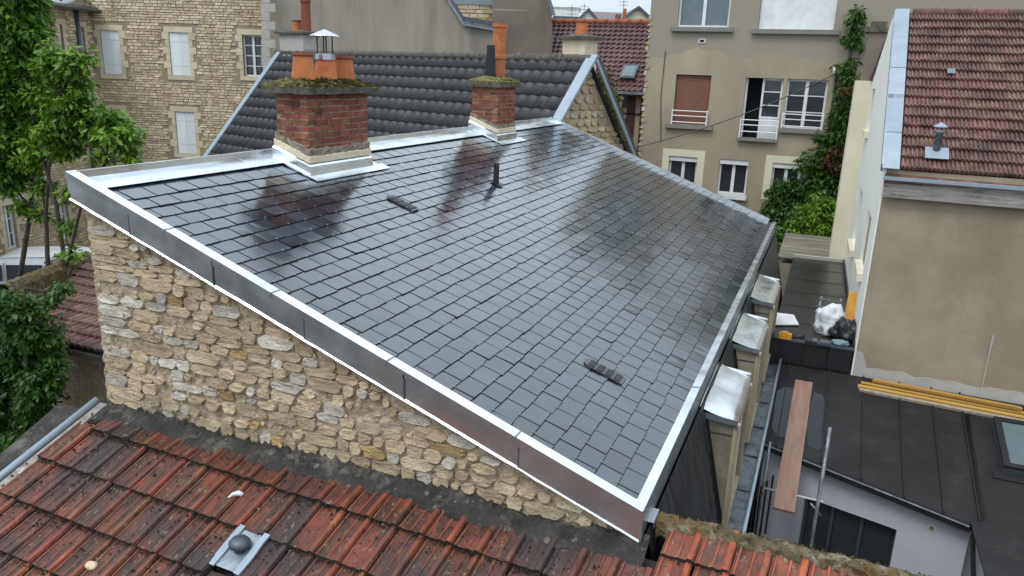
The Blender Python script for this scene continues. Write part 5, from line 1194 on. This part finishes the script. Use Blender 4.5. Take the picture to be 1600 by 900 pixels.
MB().tube([(p.x-.10, p.y, TZ+.04), (p.x, p.y+.05, TZ+.045), (p.x+.04, p.y+.07, TZ+.05)], [.022, .026, .034], 10).build('body', M['black'], gr, smooth=True); MB().tube([(p.x+.04, p.y+.07, TZ+.02), (p.x+.04, p.y+.07, TZ+.028)], .055, 14).build('disc', M['zinc_dark'], gr); MB().tube([(p.x-.10, p.y, TZ+.04), (p.x-.15, p.y-.01, TZ+.02), (p.x-.13, p.y+.08, TZ+.016), (p.x-.05, p.y+.12, TZ+.016)], .007, 6).build('cord', M['black'], gr)
p, q = at(1207, 512, z=TZ), at(1248, 510, z=TZ)
b = MB(); b.prism([V(p.x-.12, p.y, TZ+.02), V(q.x, q.y, TZ+.02), V(q.x-.10, q.y+.42, TZ+.04), V(p.x-.12, p.y+.62, TZ+.05)], V(0, 0, .012)); tag(b.build('plastic_sheet', M['white'], None), 'pointed white sheet lying on the flat roof beside the dormers', 'sheet')

# ================================================================ DARK METAL ROOF EXTENSION, lower right
LT = math.tan(math.radians(14)); LP0 = V(.74, 11.0, 4.13); LN = V(0, -math.sin(math.radians(14)), math.cos(math.radians(14)))
def lr(px, py, h=0): return onpl(px, py, LP0+LN*h, LN)
def lz(x, y): return LP0.z-(11-y)*LT
ext = thing('metal_roof_extension', 'low modern extension with a dark standing-seam metal roof and lilac walls', 'building', (1.2, 9, 0))
eL, eR = lr(1196, 691), lr(1512, 817)
ed = (eR-eL); ed.z = 0; slope_e = ed.y/ed.x
def eave_y(x): return eL.y+(x-eL.x)*slope_e
xs = [eL.x-.03+.425*i for i in range(7)]; seamx = []
for px, py in ((1222, 640), (1290, 640), (1348, 650), (1407, 650), (1467, 727), (1530, 740)): seamx.append(lr(px, py).x)
xs = [eL.x-.03]+seamx+[2.02]
xs = sorted(xs)
hipA = lr(1512, 817); hipB = lr(1600, 786)
for i, (a, c) in enumerate(zip(xs, xs[1:])):
    P = lambda x, y, h=0: V(x, y, lz(x, y)+h)
    pts = [P(a+.003, eave_y(a)), P(c-.003, eave_y(c)), P(c-.003, 11), P(a+.003, 11)]
    MB().prism(pts, V(0, 0, -.03)).build('roof_sheet', M['dark_roof'], ext)
    if i: MB().prism([P(a-.008, eave_y(a), .002), P(a+.008, eave_y(a), .002), P(a+.008, 11, .002), P(a-.008, 11, .002)], V(0, 0, .024)).build('standing_seam', M['dark_roof'], ext)
# right-hand wing: roof falls the other way past a valley
pts = [V(2.02, eave_y(2.02), lz(0, eave_y(2.02))), V(6, eave_y(2.02)+1.1, lz(0, eave_y(2.02))+.35), V(6, 11, 4.13), V(2.02, 11, 4.13)]
MB().prism(pts, V(0, 0, -.03)).build('roof_sheet', M['dark_roof'], ext)
v0 = V(1.93, 8.60, 3.53); v1 = V(3.6, 9.35, 3.72)
for k in range(7):
    a, c = k/7, (k+1)/7
    q = [v0+V(.03*k, -.36*k, -.085*k), v1+V(1.5, -.36*k, -.085*k), v1+V(1.5, -.36*(k+1)+.004, -.085*(k+1)), v0+V(.03*(k+1), -.36*(k+1)+.004, -.085*(k+1))]
    MB().prism(q, V(0, 0, .022)).build('side_sheet', M['dark_roof'], ext)
q0 = V(eL.x-.03, eave_y(eL.x-.03), 0); q1 = V(1.93, eave_y(1.93), 0); UE = (q1-q0).normalized(); NE = V(UE.y, -UE.x, 0)
def lzq(q): return lz(q.x, q.y)
pq0, pq1 = V(q0.x, q0.y, lzq(q0)-.075), V(q1.x, q1.y, lzq(q1)-.075)
MB().obox(pq0+NE*.0, pq1-pq0, NE*.05, V(0, 0, .07)).build('eave_gutter', M['black_metal'], ext)
MB().tube([pq0+NE*.055+V(0, 0, .066), pq1+NE*.055+V(0, 0, .066)], .008, 6).build('gutter_bead', M['zinc_old'], ext)
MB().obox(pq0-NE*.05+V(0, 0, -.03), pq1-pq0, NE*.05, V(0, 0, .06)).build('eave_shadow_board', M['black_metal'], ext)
# wall below the eave with the dark sliding window
WLO = V(q0.x, q0.y, 0)-NE*.10; wlen = (q1-q0).length
def wl(px, py): q = onpl(px, py, WLO, NE); return (q-WLO).dot(UE), q.z
a, c = wl(1256, 778), wl(1404, 830); e = wl(1395, 888)
HW = (a[0], c[0]-.02, 1.2, a[1]+.02)
top0_, top1_ = lzq(q0)-.06, lzq(q1)-.06
topz = lambda s: top0_+(top1_-top0_)*s/wlen
wz = c[1]
b = MB(); wall_holes(b, WLO, UE, 0, wlen, 0, topz(wlen)-.002, [(HW[0], HW[1], HW[2], min(HW[3], topz(wlen)-.12))], .12, NE)
b.add([WLO+V(0, 0, topz(wlen)-.002), WLO+UE*wlen+V(0, 0, topz(wlen)-.002), WLO+V(0, 0, topz(0))], [(0, 1, 2)])
b.obox(WLO+UE*wlen, UE*.01, -NE*3, V(0, 0, topz(wlen)-.1)); b.build('wall', M['lilac_wall'], ext)
ht = min(HW[3], topz(wlen)-.12)
MB().obox(WLO+UE*(HW[0]-.02)-NE*.12+V(0, 0, HW[2]), UE*(HW[1]-HW[0]+.04), -NE*.02, V(0, 0, ht-HW[2]+.02)).build('window', M['pane'], ext)
for f in (0, .30, .62, .97): MB().obox(WLO+UE*(HW[0]+(HW[1]-HW[0])*f)-NE*.118+V(0, 0, HW[2]), UE*.035, NE*.04, V(0, 0, ht-HW[2])).build('window_stile', M['zinc_dark'], ext)
va = wl(1456, 825); c_ = WLO+UE*va[0]+V(0, 0, va[1])
MB().tube([c_-NE*.01, c_+NE*.012], .040, 18).build('round_vent', M['cream_wall'], ext); MB().tube([c_+NE*.012, c_+NE*.016], .027, 16).build('vent_grille', M['wood_grey'], ext)
MB().prism([(2.05, 8.55, 0), (2.05, 8.55, 3.50), (2.17, 6.0, 2.88), (2.17, 6.0, 0)], (.03, 0, 0)).build('side_wall', M['lilac_wall'], ext)
d0 = V(1.95, eave_y(1.95)-.03, topz(wlen)); MB().obox(d0+V(-.02, -.04, -.02), V(.05, 0, 0), V(.22, -.6, -1.6), V(0, .03, .02)).build('downpipe', M['black_metal'], ext)
M['water'] = flat('rain_water', (.008, .009, .014), .04, spec=.3)
for (pts_) in ([(1212, 612), (1226, 604), (1243, 608), (1247, 640), (1243, 668), (1232, 684), (1214, 682), (1206, 668), (1210, 640)], [(1272, 612), (1286, 618), (1292, 640), (1288, 662), (1294, 690), (1278, 704), (1262, 698), (1260, 660), (1266, 634)]):
    MB().poly([lr(px, py, .0035) for px, py in pts_][::-1]).build('puddle', M['water'], ext)
# skylight on the dark roof
k0, k1, k2 = lr(1556, 738, .0), lr(1548, 640, 0), lr(1640, 757, 0)
sy = V(0, 1, LT).normalized(); sky_w = .95; sl_ = .95; o0 = V(2.33, 9.52, lz(0, 9.52))
sk = MB().obox(o0+LN*.002, V(sky_w, 0, 0), sy*sl_, LN*.085).build('skylight', M['zinc_dark'], ext)
for (a, c, w_, l_) in ((0, 0, sky_w, .07), (0, sl_-.07, sky_w, .07), (0, .07, .07, sl_-.14), (sky_w-.07, .07, .07, sl_-.14)): MB().obox(o0+V(a, 0, 0)+sy*c+LN*.088, V(w_, 0, 0), sy*l_, LN*.035).build('frame', M['black_metal'], sk)
MB().obox(o0+V(.07, 0, 0)+sy*.07+LN*.09, V(sky_w-.14, 0, 0), sy*(sl_-.14), LN*.012).build('pane', M['pane_bright'], sk)
MB().obox(o0+V(-.10, 0, 0)-sy*.12+LN*.003, V(sky_w+.2, 0, 0), sy*.13, LN*.012).build('apron', M['dark_roof'], sk)
# scaffold plank lying over the roof edge
pA, pB = lr(1256, 598, .03), lr(1240, 700, .03); pd = (pB-pA).normalized(); pe = at(1233, 798, y=pA.y-2.4)
L_pl = 2.55; wp = .225
ps = pd.cross(LN).normalized(); ps = ps if ps.x > 0 else -ps
MB_ = MB().obox(pA-ps*wp/2+LN*.0, pd*L_pl, ps*wp, LN*.032).build('scaffold_plank', M['plank'], None); tag(MB_, 'long reddish brown scaffold plank overhanging the dark roof edge', 'plank')
# yellow timbers along the wall foot
rs = random.Random(3)
for i, (dy, hh, ln, sh, lab) in enumerate(((.06, .0, 1.75, .16, 'yellow timber at the back of the pile, lying nearest the wall'), (.14, .0, 1.9, .02, 'yellow timber second from the wall in the pile'), (.22, .0, 1.95, -.02, 'yellow timber third from the wall in the pile'), (.30, .0, 1.9, .0, 'front pale yellow timber of the pile beside the brown wall'), (.11, .052, 1.7, .17, 'upper yellow timber resting on the pile by the wall'))):
    p = V(.80+sh, 10.93-dy, 0); p.z = lz(0, p.y)+.004+hh; MB_ = MB().obox(p, V(ln, -.035*ln-.012*i, -.012*ln), V(0, .055, .010), V(0, -.006, .035)).build('timber_batten', M['yellow_wood'] if i != 3 else M['pale_wood'], None)
    tag(MB_, lab, 'timber', 'yellow timbers on the dark roof')
# scaffold frame standing in the gap
sf = thing('scaffold', 'slim galvanised scaffold frame standing in the gap before the lilac wall', 'scaffold', (.3, 8.2, 0))
def pole(pa, pb, y, r_, name='pole', z0=None):
    a, c = at(*pa, y=y), at(*pb, y=y); return MB().tube([a, a.lerp(c, 1.0)], r_, 8).build(name, M['zinc_blue'], sf, smooth=True)
py_ = eave_y(.4)-.25
t0_ = at(1297, 668, y=py_); MB().tube([V(t0_.x, py_, .1), V(t0_.x, py_, t0_.z)], .022, 8).build('pole', M['zinc_old'], sf, smooth=True)
t1_ = at(1203, 690, y=py_); MB().tube([V(t1_.x, py_, .1), V(t1_.x, py_, t1_.z)], .018, 8).build('pole', M['zinc_old'], sf, smooth=True)
ra, rb_ = at(1192, 762, y=py_), at(1286, 784, y=py_); MB().tube([ra, rb_], .013, 8).build('cross_rail', M['off_white'], sf, smooth=True)
rc = at(1266, 786, y=py_); MB().tube([rc, at(1283, 806, y=py_)], .014, 8).build('brace', M['zinc_old'], sf, smooth=True)
for k in range(4): x = .02+.06*k; MB().tube([(x-.30, py_+.25, .2), (x-.30, py_+.25, 3.1+.09*k)], .012, 6).build('prop', M['black_metal'], sf)

# ================================================================ SHED and VAN on the left
shed = thing('tiled_shed', 'small dark shed with pinkish ribbed tiles squeezed beside the rubble gable', 'shed', (-9.4, 8, 0))
ey, ez = 7.0, at(110, 541, y=7.0).z; ty = 9.7; pf = at(124, 402, y=ty); tz_ = pf.z-.12
sx0, sx1 = at(40, 530, y=ey).x, -5.6; xt0 = pf.x-.9
sdn = V(0, ey-ty, ez-tz_); snl = sdn.length; sdn.normalize(); snn = V(1, 0, 0).cross(-sdn); snn = snn if snn.z > 0 else -snn
nr_ = 9; rs = random.Random(6)
MB().prism([V(sx0, ey, ez-.06), V(sx1, ey, ez-.06), V(sx1, ty, tz_-.06), V(xt0, ty, tz_-.06)], V(0, 0, -.08)).build('roof', M['slab'], shed); sroof = shed.children[0]
for k in range(nr_):
    x = xt0+(sx0-xt0)*(k+1)/nr_
    while x < -7.6:
        o = V(x, ty, tz_)+sdn*(snl*(k+1)/nr_); vs_ = []; pr = [(0, 0), (.15, .03), (.42, .03), (.55, 0), (.68, .03), (.92, .03), (1, 0)]
        for dd, dh in ((0, .035+rs.uniform(-.005, .005)), (-snl/nr_*1.08, .0)):
            for (f, h) in pr: vs_.append(o+V(.25*f+.06*dd/snl*nr_, 0, 0)+sdn*dd+snn*(h+dh))
        for i in range(7): vs_.append(vs_[i]-snn*.04)
        fs_ = []
        for i in range(6): fs_ += [(i, i+1, 8+i, 7+i), (i, 14+i, 15+i, i+1)]
        MB().add(vs_, fs_).build('tile', M['brown_tile'], sroof); x += .25
MB().box(sx0+.1, sx1, ey+.35, ty, 0, ez-.1).build('wall', M['mortar'], shed)
pn_ = at(6, 449, y=7.1); n = 40; b = MB(); rng = random.Random(13)
for i in range(n+1):
    q = pn_.lerp(pf, i/n*1.15)
    for (dx, dz) in ((-.12, -.9), (-.13, -.04), (-.05, .05), (.06, .05), (.14, -.03), (.13, -.9)): b.v.append((q.x+dx+rng.uniform(-.015, .015), q.y, q.z+dz+rng.uniform(-.015, .015)))
for i in range(n):
    for j in range(5): a_ = i*6+j; b.f.append((a_, a_+1, a_+7, a_+6)); b.m.append(0)
b.build('coping', M['mossy_coping'], shed)

van = thing('white_van', 'small white delivery van parked in the street behind the trees', 'van', (-23, 17, 0))
vc = at(62, 396, y=16.5); VX, VY = vc.x-.55, 16.5; VZ0 = vc.z-1.80; th = math.radians(30); vf = V(-math.cos(th), -math.sin(th), 0); vr = V(-vf.y, vf.x, 0); vr = vr if vr.y < 0 else -vr
van.location = (VX, VY, VZ0)
def vpnt(f, s, z): return V(VX, VY, VZ0)+vf*f+vr*s+V(0, 0, z)
prof_v = [(-1.9, .35), (1.95, .35), (2.02, .62), (1.95, .86), (1.35, 1.02), (.80, 1.62), (.55, 1.76), (.0, 1.80), (-1.4, 1.80), (-1.82, 1.72), (-1.98, 1.0), (-1.98, .45)]
b = MB(); n = len(prof_v)
lay = [(-.82, .97, -.02), (-.86, 1, 0), (.86, 1, 0), (.82, .97, -.02)]
for s, k, dz in lay:
    for (f, z_) in prof_v: sh = s*(1-.10*max(0, (z_-1.0)/.8)); b.v.append(tuple(vpnt(f*k, sh, z_+(dz if z_ > 1 else 0))))
for r_ in range(3):
    for i in range(n): b.f.append((r_*n+i, r_*n+(i+1) % n, (r_+1)*n+(i+1) % n, (r_+1)*n+i)); b.m.append(0)
b.f += [tuple(range(n))[::-1], tuple(3*n+i for i in range(n))]; b.m += [0, 0]
vb = b.build('body', M['van_white'], van); smooth_angle(vb, 40)
bm = bmesh.new(); bm.from_mesh(vb.data); bmesh.ops.recalc_face_normals(bm, faces=bm.faces); bm.to_mesh(vb.data); bm.free()
sidez = lambda z_: .862*(1-.10*max(0, (z_-1.0)/.8))+.012
def side_poly(name, pts, m, par=van, both=True):
    for sg in ((1, -1) if both else (1,)):
        P3 = [vpnt(f, sg*sidez(z_), z_) for f, z_ in pts]; MB().prism(P3, vr*(.006*sg)).build(name, m, par)
side_poly('window', [(1.12, 1.06), (.45, 1.04), (.45, 1.55), (.74, 1.55)], M['pane']); side_poly('window', [(.32, 1.04), (-.75, 1.04), (-.75, 1.55), (.32, 1.55)], M['pane'])
side_poly('door_seam', [(.40, .45), (.37, .45), (.37, 1.6), (.40, 1.6)], M['sill']); side_poly('door_handle', [(.60, .90), (.46, .90), (.46, .94), (.60, .94)], M['black']); side_poly('side_strip', [(1.2, .56), (-1.2, .56), (-1.2, .63), (1.2, .63)], M['black'])
MB().prism([vpnt(1.365, -.70, 1.03), vpnt(1.365, .70, 1.03), vpnt(.83, .66, 1.60), vpnt(.83, -.66, 1.60)], vf*.02).build('windscreen', M['pane'], van)
for sg in (1, -1):
    MB().obox(vpnt(1.9, sg*.6-.12, .66), vf*.10, vr*.24, V(0, 0, .16)).build('headlight', M['pane_bright'], van); MB().obox(vpnt(1.0, sg*.88-.06, 1.02), vf*.10, vr*.14, V(0, 0, .16)).build('mirror', M['black'], van)
    for f in (1.25, -1.25):
        o = MB().tube([vpnt(f, sg*.70, .31), vpnt(f, sg*.87, .31)], .31, 18).build('wheel', M['tyre'], van); MB().tube([vpnt(f, sg*.872, .31), vpnt(f, sg*.885, .31)], .19, 14).build('rim', M['zinc_blue'], o)

# ================================================================ VEGETATION
def leaves(mb, c, rad, n, size, rng, droop=.3, shell=.55):
    for _ in range(n):
        d = V(rng.gauss(0, 1), rng.gauss(0, 1), rng.gauss(0, 1)).normalized()*(rng.random()**shell)
        p = c+V(d.x*rad.x, d.y*rad.y, d.z*rad.z)
        ax = V(rng.uniform(-1, 1), rng.uniform(-1, 1), rng.uniform(-.7, .35)-droop)+d*.8; ax.normalize()
        sd_ = ax.cross(V(rng.uniform(-1, 1), rng.uniform(-1, 1), 1.2)).normalized(); L = size*rng.uniform(.4, 1.45); w_ = L*rng.uniform(.15, .27)
        up = sd_.cross(ax)*L*.08
        mb.add([p, p+ax*L*.5+sd_*w_-up, p+ax*L-up*2, p+ax*L*.5-sd_*w_-up], [(0, 1, 2), (0, 2, 3)])
def tree(name, label, base, trunk_pts, trunk_r, clumps, leaf_size, n_leaf, m, seed, cat='tree', group=None):
    rng = random.Random(seed); t = thing(name, label, cat, base, group)
    tb_ = MB(); mb = MB(); tops = []
    for pts, r_ in zip(trunk_pts, trunk_r):
        k = len(pts); tb_.tube(pts, [r_*(1-.75*i/(k-1)) for i in range(k)], 8); tops += list(pts[k//2:])
    for (c, rad) in clumps:
        a = min(tops, key=lambda q: (q-c).length+max(0, q.z-c.z)*3); mid = a.lerp(c, .5)+V(rng.uniform(-.1, .1), rng.uniform(-.1, .1), -.06)
        tb_.tube([a, mid, c], [.022, .016, .006], 5)
        for _ in range(5):
            e = c+V(rng.uniform(-1, 1)*rad.x, rng.uniform(-1, 1)*rad.y, rng.uniform(-.6, 1)*rad.z)*.8; tb_.tube([mid.lerp(c, .4), e], [.010, .003], 4)
        vol = rad.x*rad.z
        n_ = int(n_leaf*vol*3.2); 
        for _ in range(max(2, n_//26)):      # sprays: small groups of leaves
            d = V(rng.gauss(0, 1), rng.gauss(0, 1), rng.gauss(0, 1)).normalized()*(rng.random()**.45)
            sc_ = c+V(d.x*rad.x, d.y*rad.y, d.z*rad.z); leaves(mb, sc_, V(.17, .17, .10)*(leaf_size/.13), 26, leaf_size, rng)
    o = tb_.build('trunk', M['bark'], t, smooth=True); mb.build('crown', m, t); return t
def clump_px(lst, y): return [(at(px, py, y=y+dy), V(r_, r_, r_*v)) for (px, py, r_, v, dy) in lst]
# leafy tree by the street: several thin stems
TY = 9.0
def trk(pts, y): return [at(px, py, y=y) for px, py in pts]
g0 = at(70, 470, y=TY); 
tr1 = [[V(at(85, 470, y=TY).x, TY, 0), *trk([(82, 480), (74, 400), (72, 330), (78, 240), (95, 150)], TY)], [V(at(95, 500, y=TY).x, TY, 0), *trk([(92, 480), (100, 400), (88, 320), (60, 220), (30, 80), (10, -40)], TY)], [V(at(90, 500, y=TY).x+.1, TY+.2, 0), *trk([(84, 480), (110, 390), (135, 290), (170, 250)], TY)],
       [V(at(30, 470, y=TY+.4).x, TY+.4, 0), *trk([(30, 440), (48, 330), (52, 250), (36, 150)], TY+.4)]]
cl = [(25, 140, .45, 1.0, .1), (10, 210, .5, .8, .2), (20, 30, .5, 1, .1), (20, 270, .35, .7, .2), (20, -20, .55, .8, .2), (5, 60, .5, .9, 0), (30, 110, .42, .9, .1), (12, 170, .42, .8, .2), (-25, 120, .6, .9, 0), (-20, 30, .6, .9, .3), (-15, 230, .45, .8, 0), (40, 45, .28, .8, .1), (8, 285, .28, .7, 0), (30, 215, .25, .7, .3), (-60, 0, .8, .9, .5)]
tree('leafy_tree', 'tall dark green leafy tree cut by the left picture edge', (at(30, 450, y=TY+.4).x, TY+.4, 0), tr1[3:], [.06], clump_px(cl, TY), .13, 3600, M['leaf_mid'], 61)
cl = [(100, 105, .28, .9, .1), (95, 175, .35, .8, .1), (130, 185, .30, .8, .1), (60, 230, .30, .8, .1), (110, 215, .28, .8, .1), (175, 200, .26, .8, .1), (84, 90, .25, .9, 0), (125, 95, .20, 1.0, 0), (110, 125, .30, .7, .2), (70, 150, .28, .8, .2), (120, 155, .26, .7, .0), (165, 178, .20, .8, 0), (85, 205, .27, .9, -.1), (95, 235, .22, .7, 0), (190, 212, .22, .9, -.1), (205, 240, .14, .8, 0), (150, 205, .20, .7, .2), (55, 185, .22, .8, .1), (42, 250, .24, .7, .1), (70, 290, .20, .6, .2), (110, 300, .18, .6, .1), (60, 335, .14, .5, 0), (105, 350, .14, .6, .1), (40, 320, .2, .6, .3), (160, 245, .16, .6, 0), (118, 400, .12, .8, 0), (95, 405, .10, .6, .1)]
tree('young_tree', 'slender young tree with bright fresh green leaves before the stone facade', (at(88, 480, y=TY).x, TY, 0), tr1[:3], [.055, .05, .045], clump_px(cl, TY), .115, 4200, M['leaf'], 62)
cl = [(30, 530, .45, 1, .2), (30, 620, .5, 1, .2), (40, 680, .4, .9, .2), (20, 480, .32, .9, 0), (60, 520, .28, .9, .1), (15, 560, .34, 1, .1), (55, 600, .30, 1, 0), (20, 650, .34, .9, .1), (70, 650, .22, .9, .1), (45, 690, .25, .8, 0), (5, 700, .3, .8, .1), (85, 560, .16, 1, .2), (-30, 520, .4, 1, .2), (-30, 640, .45, 1, .1), (75, 470, .12, .8, .2), (100, 450, .10, 1.0, .3)]
HY = 6.3
hd = [[V(at(40, 640, y=HY).x, HY, 0), *trk([(40, 690), (42, 600), (40, 520), (38, 450)], HY)]]
tree('dense_shrub', 'dense dark green shrub filling the lower left corner by the gutter', (at(40, 640, y=HY).x, HY, 0), hd, [.06], clump_px(cl, HY), .085, 6500, M['leaf_dark'], 63, 'shrub')
# shrub by the grey house gable
cl = [(945, 135, .35, .9, 0), (952, 165, .40, .9, 0), (950, 195, .4, .9, .2), (942, 118, .2, .8, 0), (960, 215, .35, .8, 0)]
tree('yellowing_shrub', 'yellowing shrub growing between the stone gable and the half-timbered house', (at(955, 230, y=22).x, 22, 0), [[V(at(955, 230, y=22).x, 22, 0), *trk([(955, 240), (950, 190), (946, 130)], 22)]], [.05], clump_px(cl, 22.0), .13, 2000, M['leaf_dry'], 64, 'shrub')
# ivy climbing the beige facade
rng = random.Random(70); iv = thing('climbing_ivy', 'dark ivy climbing the right edge of the beige facade', 'ivy', (at(1260, 330, y=22.7).x, 22.7, 0))
mb = MB(); yI = 22.75
spots = [(1222, 320, .55, .7), (1235, 345, .6, .5), (1262, 300, .65, .8), (1290, 285, .6, .8), (1215, 352, .5, .4), (1275, 250, .45, .8), (1300, 235, .40, .7), (1310, 190, .30, .7), (1318, 160, .28, .6), (1325, 120, .32, .6), (1322, 105, .25, .5), (1332, 95, .22, .4), (1338, 45, .20, .8), (1340, 20, .22, .8), (1346, 70, .2, .6), (1335, 150, .25, .5), (1285, 215, .28, .5), (1255, 262, .25, .4), (1240, 290, .35, .6), (1308, 102, .14, .3), (1295, 330, .6, .6), (1250, 248, .14, .25), (1205, 335, .35, .7), (1330, 60, .28, .7), (1338, 30, .28, .8), (1322, 140, .34, .7), (1318, 178, .36, .7), (1308, 212, .38, .7), (1210, 300, .3, .5), (1228, 290, .35, .6), (1250, 330, .6, .7), (1280, 340, .6, .6), (1310, 320, .5, .9), (1315, 290, .45, .9), (1330, 200, .4, .8), (1330, 260, .5, .8)]
for px, py, r_, v in spots:
    c = at(px, py, y=yI); leaves(mb, c, V(r_, .16+.25*r_, r_*v), int(1300*r_*r_*max(v, .5)*2.6), .13, rng, .5)
mb.build('foliage', M['leaf_dark'], iv); st_ = MB()
for px, py, r_, v in spots: st_.tube([V(at(1290, 340, y=yI).x, yI+.15, 3), at(1300, 260, y=yI)+V(0, .15, 0), at(px, py, y=yI)+V(0, .12, 0)], [.03, .02, .008], 5)
st_.build('stems', M['bark'], iv)
mb = MB(); iv2 = thing('withered_creeper', 'patch of rust brown withered leaves in the ivy', 'creeper', (at(1305, 250, y=22.4).x, 22.4, 0))
for px, py, r_ in ((1300, 255, .3), (1312, 235, .28), (1296, 240, .2), (1320, 140, .14)): leaves(mb, at(px, py, y=22.45), V(r_, .12, r_*.9), int(420*r_), .11, rng, .5)
mb.build('foliage', M['leaf_rust'], iv2)
cl = [(1262, 335, .42, .7, 0), (1285, 318, .40, .7, .2), (1300, 345, .42, .7, 0), (1245, 355, .35, .6, 0), (1278, 362, .4, .6, -.1), (1310, 365, .35, .6, 0), (1268, 350, .4, .6, 0)]
tree('light_green_bush', 'light green feathery bush in front of the ivy', (at(1278, 360, y=21).x, 21, 0), [[V(at(1278, 360, y=21).x, 21, 0), *trk([(1278, 400), (1278, 360), (1275, 330)], 21)]], [.07], clump_px(cl, 21.0), .10, 3000, M['leaf'], 65, 'shrub')
cl = [(1212, 378, .30, .9, 0), (1220, 392, .28, .8, -.3), (1215, 405, .25, .8, -.4), (1208, 360, .2, .7, 0)]
tree('low_green_bush', 'low bright green bush between the slate roof corner and the board roof', (at(1215, 395, y=19).x, 19, 0), [[V(at(1215, 395, y=19).x, 19, 0), *trk([(1215, 440), (1215, 400), (1213, 375)], 19)]], [.05], clump_px(cl, 19.0), .10, 3000, M['leaf_mid'], 66, 'shrub')
